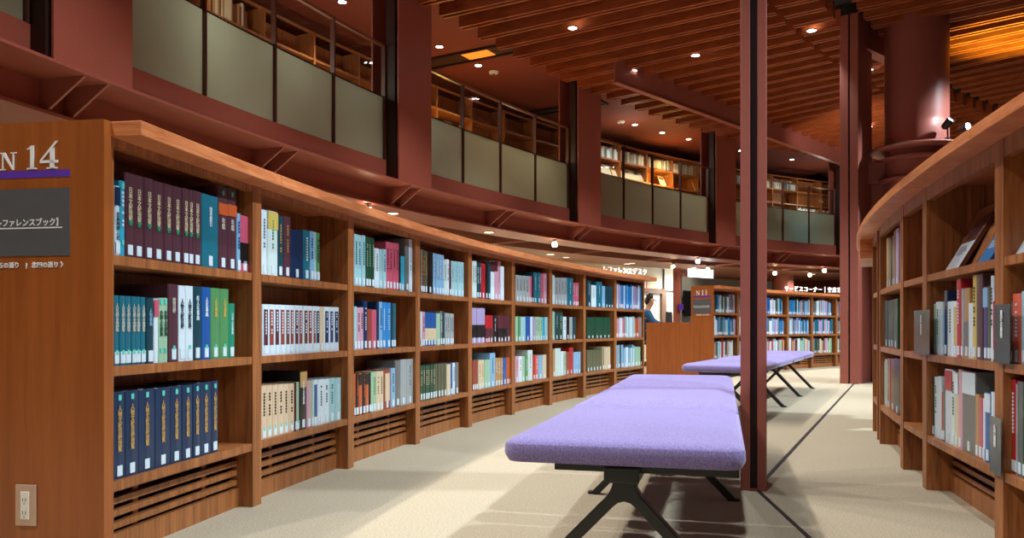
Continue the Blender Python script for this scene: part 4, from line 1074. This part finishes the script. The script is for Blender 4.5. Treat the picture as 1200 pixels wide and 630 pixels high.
# downlights fixed between the slats: those the picture shows
for (x, y, w_) in ((671, 32, 'between the slats, brightest of them'), (742, 82, 'between the slats near the start of the long beam'), (815, 64, 'between the slats above the slender column'),
                   (951, 35, 'between the slats beside the broad column'), (1018.5, 81, 'between the slats just past the broad column'), (1018.5, 170, 'between the slats low beside the broad column')):
    if y == 170: y = 148
    downlight(at(x, y, SL0), SL0, 'round white downlight ' + w_, emissive('lamp_slat', (1, .97, .92), 22) if 'lamp_slat' not in MATS else MATS['lamp_slat'])
for (x, y, w_) in ((401, 1.5, 'above the second stretch of glazing'), (515, 54, 'beside the amber ceiling panel'), (560.5, 76, 'below the amber ceiling panel'), (728, 142, 'left above the upper shelves, first of three'), (744, 145.5, 'above the upper shelves, first of three in a row'),
                   (776, 155, 'above the upper shelves, second of three in a row'), (807, 162.5, 'above the upper shelves, third of three in a row'), (868, 176, 'at the left edge of the slender column'), (928, 186.5, 'on the brown ceiling between the two aisle columns')):
    if x == 728: continue
    w_ = w_.replace('at the left edge of', 'at the edge of')
    downlight(at(x, y, 4.83), 4.83, 'small downlight in the brown ceiling ' + w_, MATS['lamp_slat'], .05)
for (x, y, w_) in ((578.5, 84, 'beside the lower downlight'), (727.5, 142, 'above the upper shelves')):
    p = at(x, y, 4.83); t = thing('smoke_detector', 'round beige smoke detector on the brown ceiling ' + w_, 'smoke detector', (p[0], p[1], 4.79))
    m = MB(); m.lathe([(.05, -.04), (.07, -.03), (.08, 0), (.001, 0)], 24, Matrix.Translation((p[0], p[1], 4.83))); obj('housing', m, M_PLASTIC, t, smooth=True)
    m = MB(); m.lathe([(.001, -.046), (.03, -.046), (.03, -.038), (.001, -.038)], 16, Matrix.Translation((p[0], p[1], 4.83))); obj('sensor_cap', m, M_GREY, t)

def line_gap(p):
    d = Vector((9.5-1.51, 20.24-11.93)).normalized(); v = Vector((p.x-1.51, p.y-11.93)); u = v.dot(d)
    return (v-d*max(u, 0)).length
# the working light: rings of downlights let into the slatted ceiling
ZL = SL0 - .03
for k in range(-2, 10):
    a = 0.552 + 0.09575*(k-4)
    rl = 22.3
    while line_gap(P(rl, a)) < .55: rl -= .1
    q = P(rl, a); spot((q.x, q.y, ZL), (P(21.5, a).x, P(21.5, a).y, 0), EN_A, 110, .75, (1, .97, .92), .03)
for k in range(-1, 9):
    a = 0.640 + 0.1915*.5*(k-4)
    rl = 19.7
    while line_gap(P(rl, a)) < .5: rl -= .1
    q = P(rl, a); spot((q.x, q.y, ZL), (P(20.4, a).x, P(20.4, a).y, 0), EN_B, 88, .6, (.86, .94, 1.0), .05)
for k in range(0, 7):
    a = 0.16 + 0.13*k
    q = P(16.4, a); spot((q.x, q.y, ZL), (P(19.6, a).x, P(19.6, a).y, .6), EN_C, 60, .6, (.78, .90, 1.0), .10)
# upper storey
for x, y in ((401, 1.5), (515, 54), (560.5, 76), (744, 145.5), (776, 155), (807, 162.5), (928, 186.5)):
    p = at(x, y, 4.83); spot((p[0], p[1], 4.79), (p[0], p[1], 0), EN_U, 120, .7, (1, .93, .82), .05)
a, _ = hit(536, 24.6); q = P(24.9, a, 3.50); point(q, 26, (1, .55, .12), .06)
a, _ = hit(800, 24.6); q = P(25.0, a, 4.00); point(q, 30, (1, .62, .18), .06)
a, _ = hit(454, 24.1); q = P(24.15, a, 3.40); point(q, 14, (.85, 1, .95), .05)
a, _ = hit(920, 24.2); q = P(24.3, a, 2.95); point(q, 10, (.15, .65, .9), .08)
a, _ = hit(965, 24.6); q = P(24.7, a, 3.9); point(q, 14, (1, .95, .85), .08)
a, _ = hit(270, 24.6); q = P(24.7, a, 3.9); point(q, 14, (1, .9, .8), .08)
a, _ = hit(735, 24.6); q = P(24.5, a, 4.3); point(q, 12, (1, .95, .8), .08)
for x_, h_, e_, c_ in ((190, 3.3, 26, (1, .95, .8)), (290, 3.35, 12, (1, .95, .8)), (375, 3.3, 4, (.8, 1, .85)), (600, 3.3, 12, (1, .8, .5))):  # fill points added to brighten the frosted panes, without fixtures
    a, _ = hit(x_, 24.3); q = P(24.3, a, h_); point(q, e_, c_, .10)
# spotlights clipped to the balcony soffit
for (r, z, k0, a, w_) in [(23.92, 2.168, 0, .459, 'over the third N 14 bookcase'), (23.92, 2.168, 0, .648, 'over the sixth N 14 bookcase'), (23.92, 2.168, 0, .841, 'above the N 13 panel'), (23.92, 2.168, 0, 1.030, 'between the two aisle columns'),
                          (25.2, 2.168, 0, hit(788.7, 25.2)[0], 'above the brown partition post'), (25.2, 2.168, 0, hit(829.5, 25.2)[0], 'above the lit window'), (25.2, 2.168, 0, hit(908, 25.2)[0], 'beside the thick brown pillar'), (25.2, 2.168, 0, hit(949, 25.2)[0], 'above the tan board')]:
    p = P(r, a, z)
    t = thing('spotlight', 'warm glowing spotlight under the balcony ' + w_, 'spotlight', tuple(p), 'spotlights under the balcony')
    M = Matrix.Translation(p)
    m = MB(); m.lathe([(.012, -.05), (.012, 0), (.04, 0), (.04, -.012), (.014, -.012)], 12, M); obj('stem', m, M_BLACKM, t, smooth=True)
    m = MB(); m.lathe([(.001, -.045), (.035, -.05), (.045, -.085), (.035, -.12), (.001, -.13)], 16, M); obj('lamp', m, MATS['soff'] if 'soff' in MATS else emissive('soff', (1, .72, .42), 40), t, smooth=True)
    spot((p.x-.0, p.y-.05, p.z-.14), (p.x, p.y, 0), EN_S, 130, .8, (1, .8, .56), .04)
# recessed discs in the soffit
for (x, y, r_) in ((460, 247, 24.15), (573, 265, 24.2), (645, 296.8, 25.6), (735, 299, 26.0)):
    a, dd = hit(x, r_); p = P(r_, a, 2.168)
    t = thing('downlight', 'flat warm disc light in the balcony soffit ' + {460: 'beside the fourth worktop joint', 573: 'above the fifth bookcase', 645: 'in the inner soffit, nearer one', 735: 'in the inner soffit over the desk sign'}[x], 'ceiling light', (p.x, p.y, 2.15), 'disc lights in the soffit')
    m = MB(); m.lathe([(.07, -.006), (.10, -.006), (.10, 0), (.07, 0)], 24, Matrix.Translation(p), ring=True); obj('trim_ring', m, M_STEEL, t)
    m = MB(); m.lathe([(.001, -.007), (.072, -.007), (.072, -.001), (.001, -.001)], 24, Matrix.Translation(p)); obj('diffuser', m, emissive('disc_lamp', (1, .86, .68), 2.5) if 'disc_lamp' not in MATS else MATS['disc_lamp'], t)
for k in range(9):  # downlights added to brighten the white wall
    a = .42 + .085*k; q = P(25.75, a, 2.165); downlight(q, q.z, 'added round downlight in the low ceiling behind the counter, %s along' % ORD[k], MATS['disc_lamp'], .06, 'added downlights of the low ceiling')
    spot((q.x, q.y, q.z-.02), (q.x, q.y, 0), EN_W*1.6, 165, .6, (1, .95, .84), .06)
# unseen amber uplighter, added to throw the glow onto the slats
t = thing('uplighter', 'added floor-standing amber uplighter, unseen past the bookcases', 'lamp', (6.35, 10.55, 0))
M = Matrix.Translation((6.35, 10.55, 0))
m = MB(); m.lathe([(.14, 0), (.14, .02), (.015, .04), (.015, 2.35)], 20, M); obj('stand', m, M_BLACKM, t, smooth=True)
m = MB(); m.lathe([(.02, 2.33), (.10, 2.40), (.11, 2.44), (.09, 2.44), (.02, 2.37)], 20, M); obj('bowl', m, M_BLACKM, t, smooth=True)
spot((6.35, 10.55, 2.45), (6.7, 10.75, 4.7), 1900, 56, .9, (1, .95, .12), .05)
# collar spots wash the shaft
spot((5.43, 9.98, 3.34), (5.30, 10.3, 3.0), 8, 120, .5, (.7, .85, 1), .03)

spot((5.98, 10.5, 3.36), (6.6, 17.2, 4.45), 1000, 26, .8, (1, .93, .88), .03)  # extra spot without a fixture, added to brighten the long beam
# ---- world, camera -------------------------------------------------------------------------------------------
w = bpy.data.worlds.new('World'); bpy.context.scene.world = w; w.use_nodes = True
bg = w.node_tree.nodes['Background']; bg.inputs['Color'].default_value = (.85, .78, .80, 1); bg.inputs['Strength'].default_value = AMB
cam = bpy.data.cameras.new('camera'); co = bpy.data.objects.new('camera', cam); COL.objects.link(co)
co.location = (0, 0, EYE); co.rotation_euler = (PI/2, 0, 0)
cam.sensor_width = 36; cam.lens = F/1200*36; cam.shift_y = (HZ-315)/1200; cam.clip_start = .02; cam.clip_end = 200
sc = bpy.context.scene; sc.camera = co
sc.view_settings.view_transform = 'Standard'; sc.view_settings.look = 'None'; sc.view_settings.gamma = 1; sc.view_settings.use_curve_mapping = False
sc.view_settings.exposure = EXPO
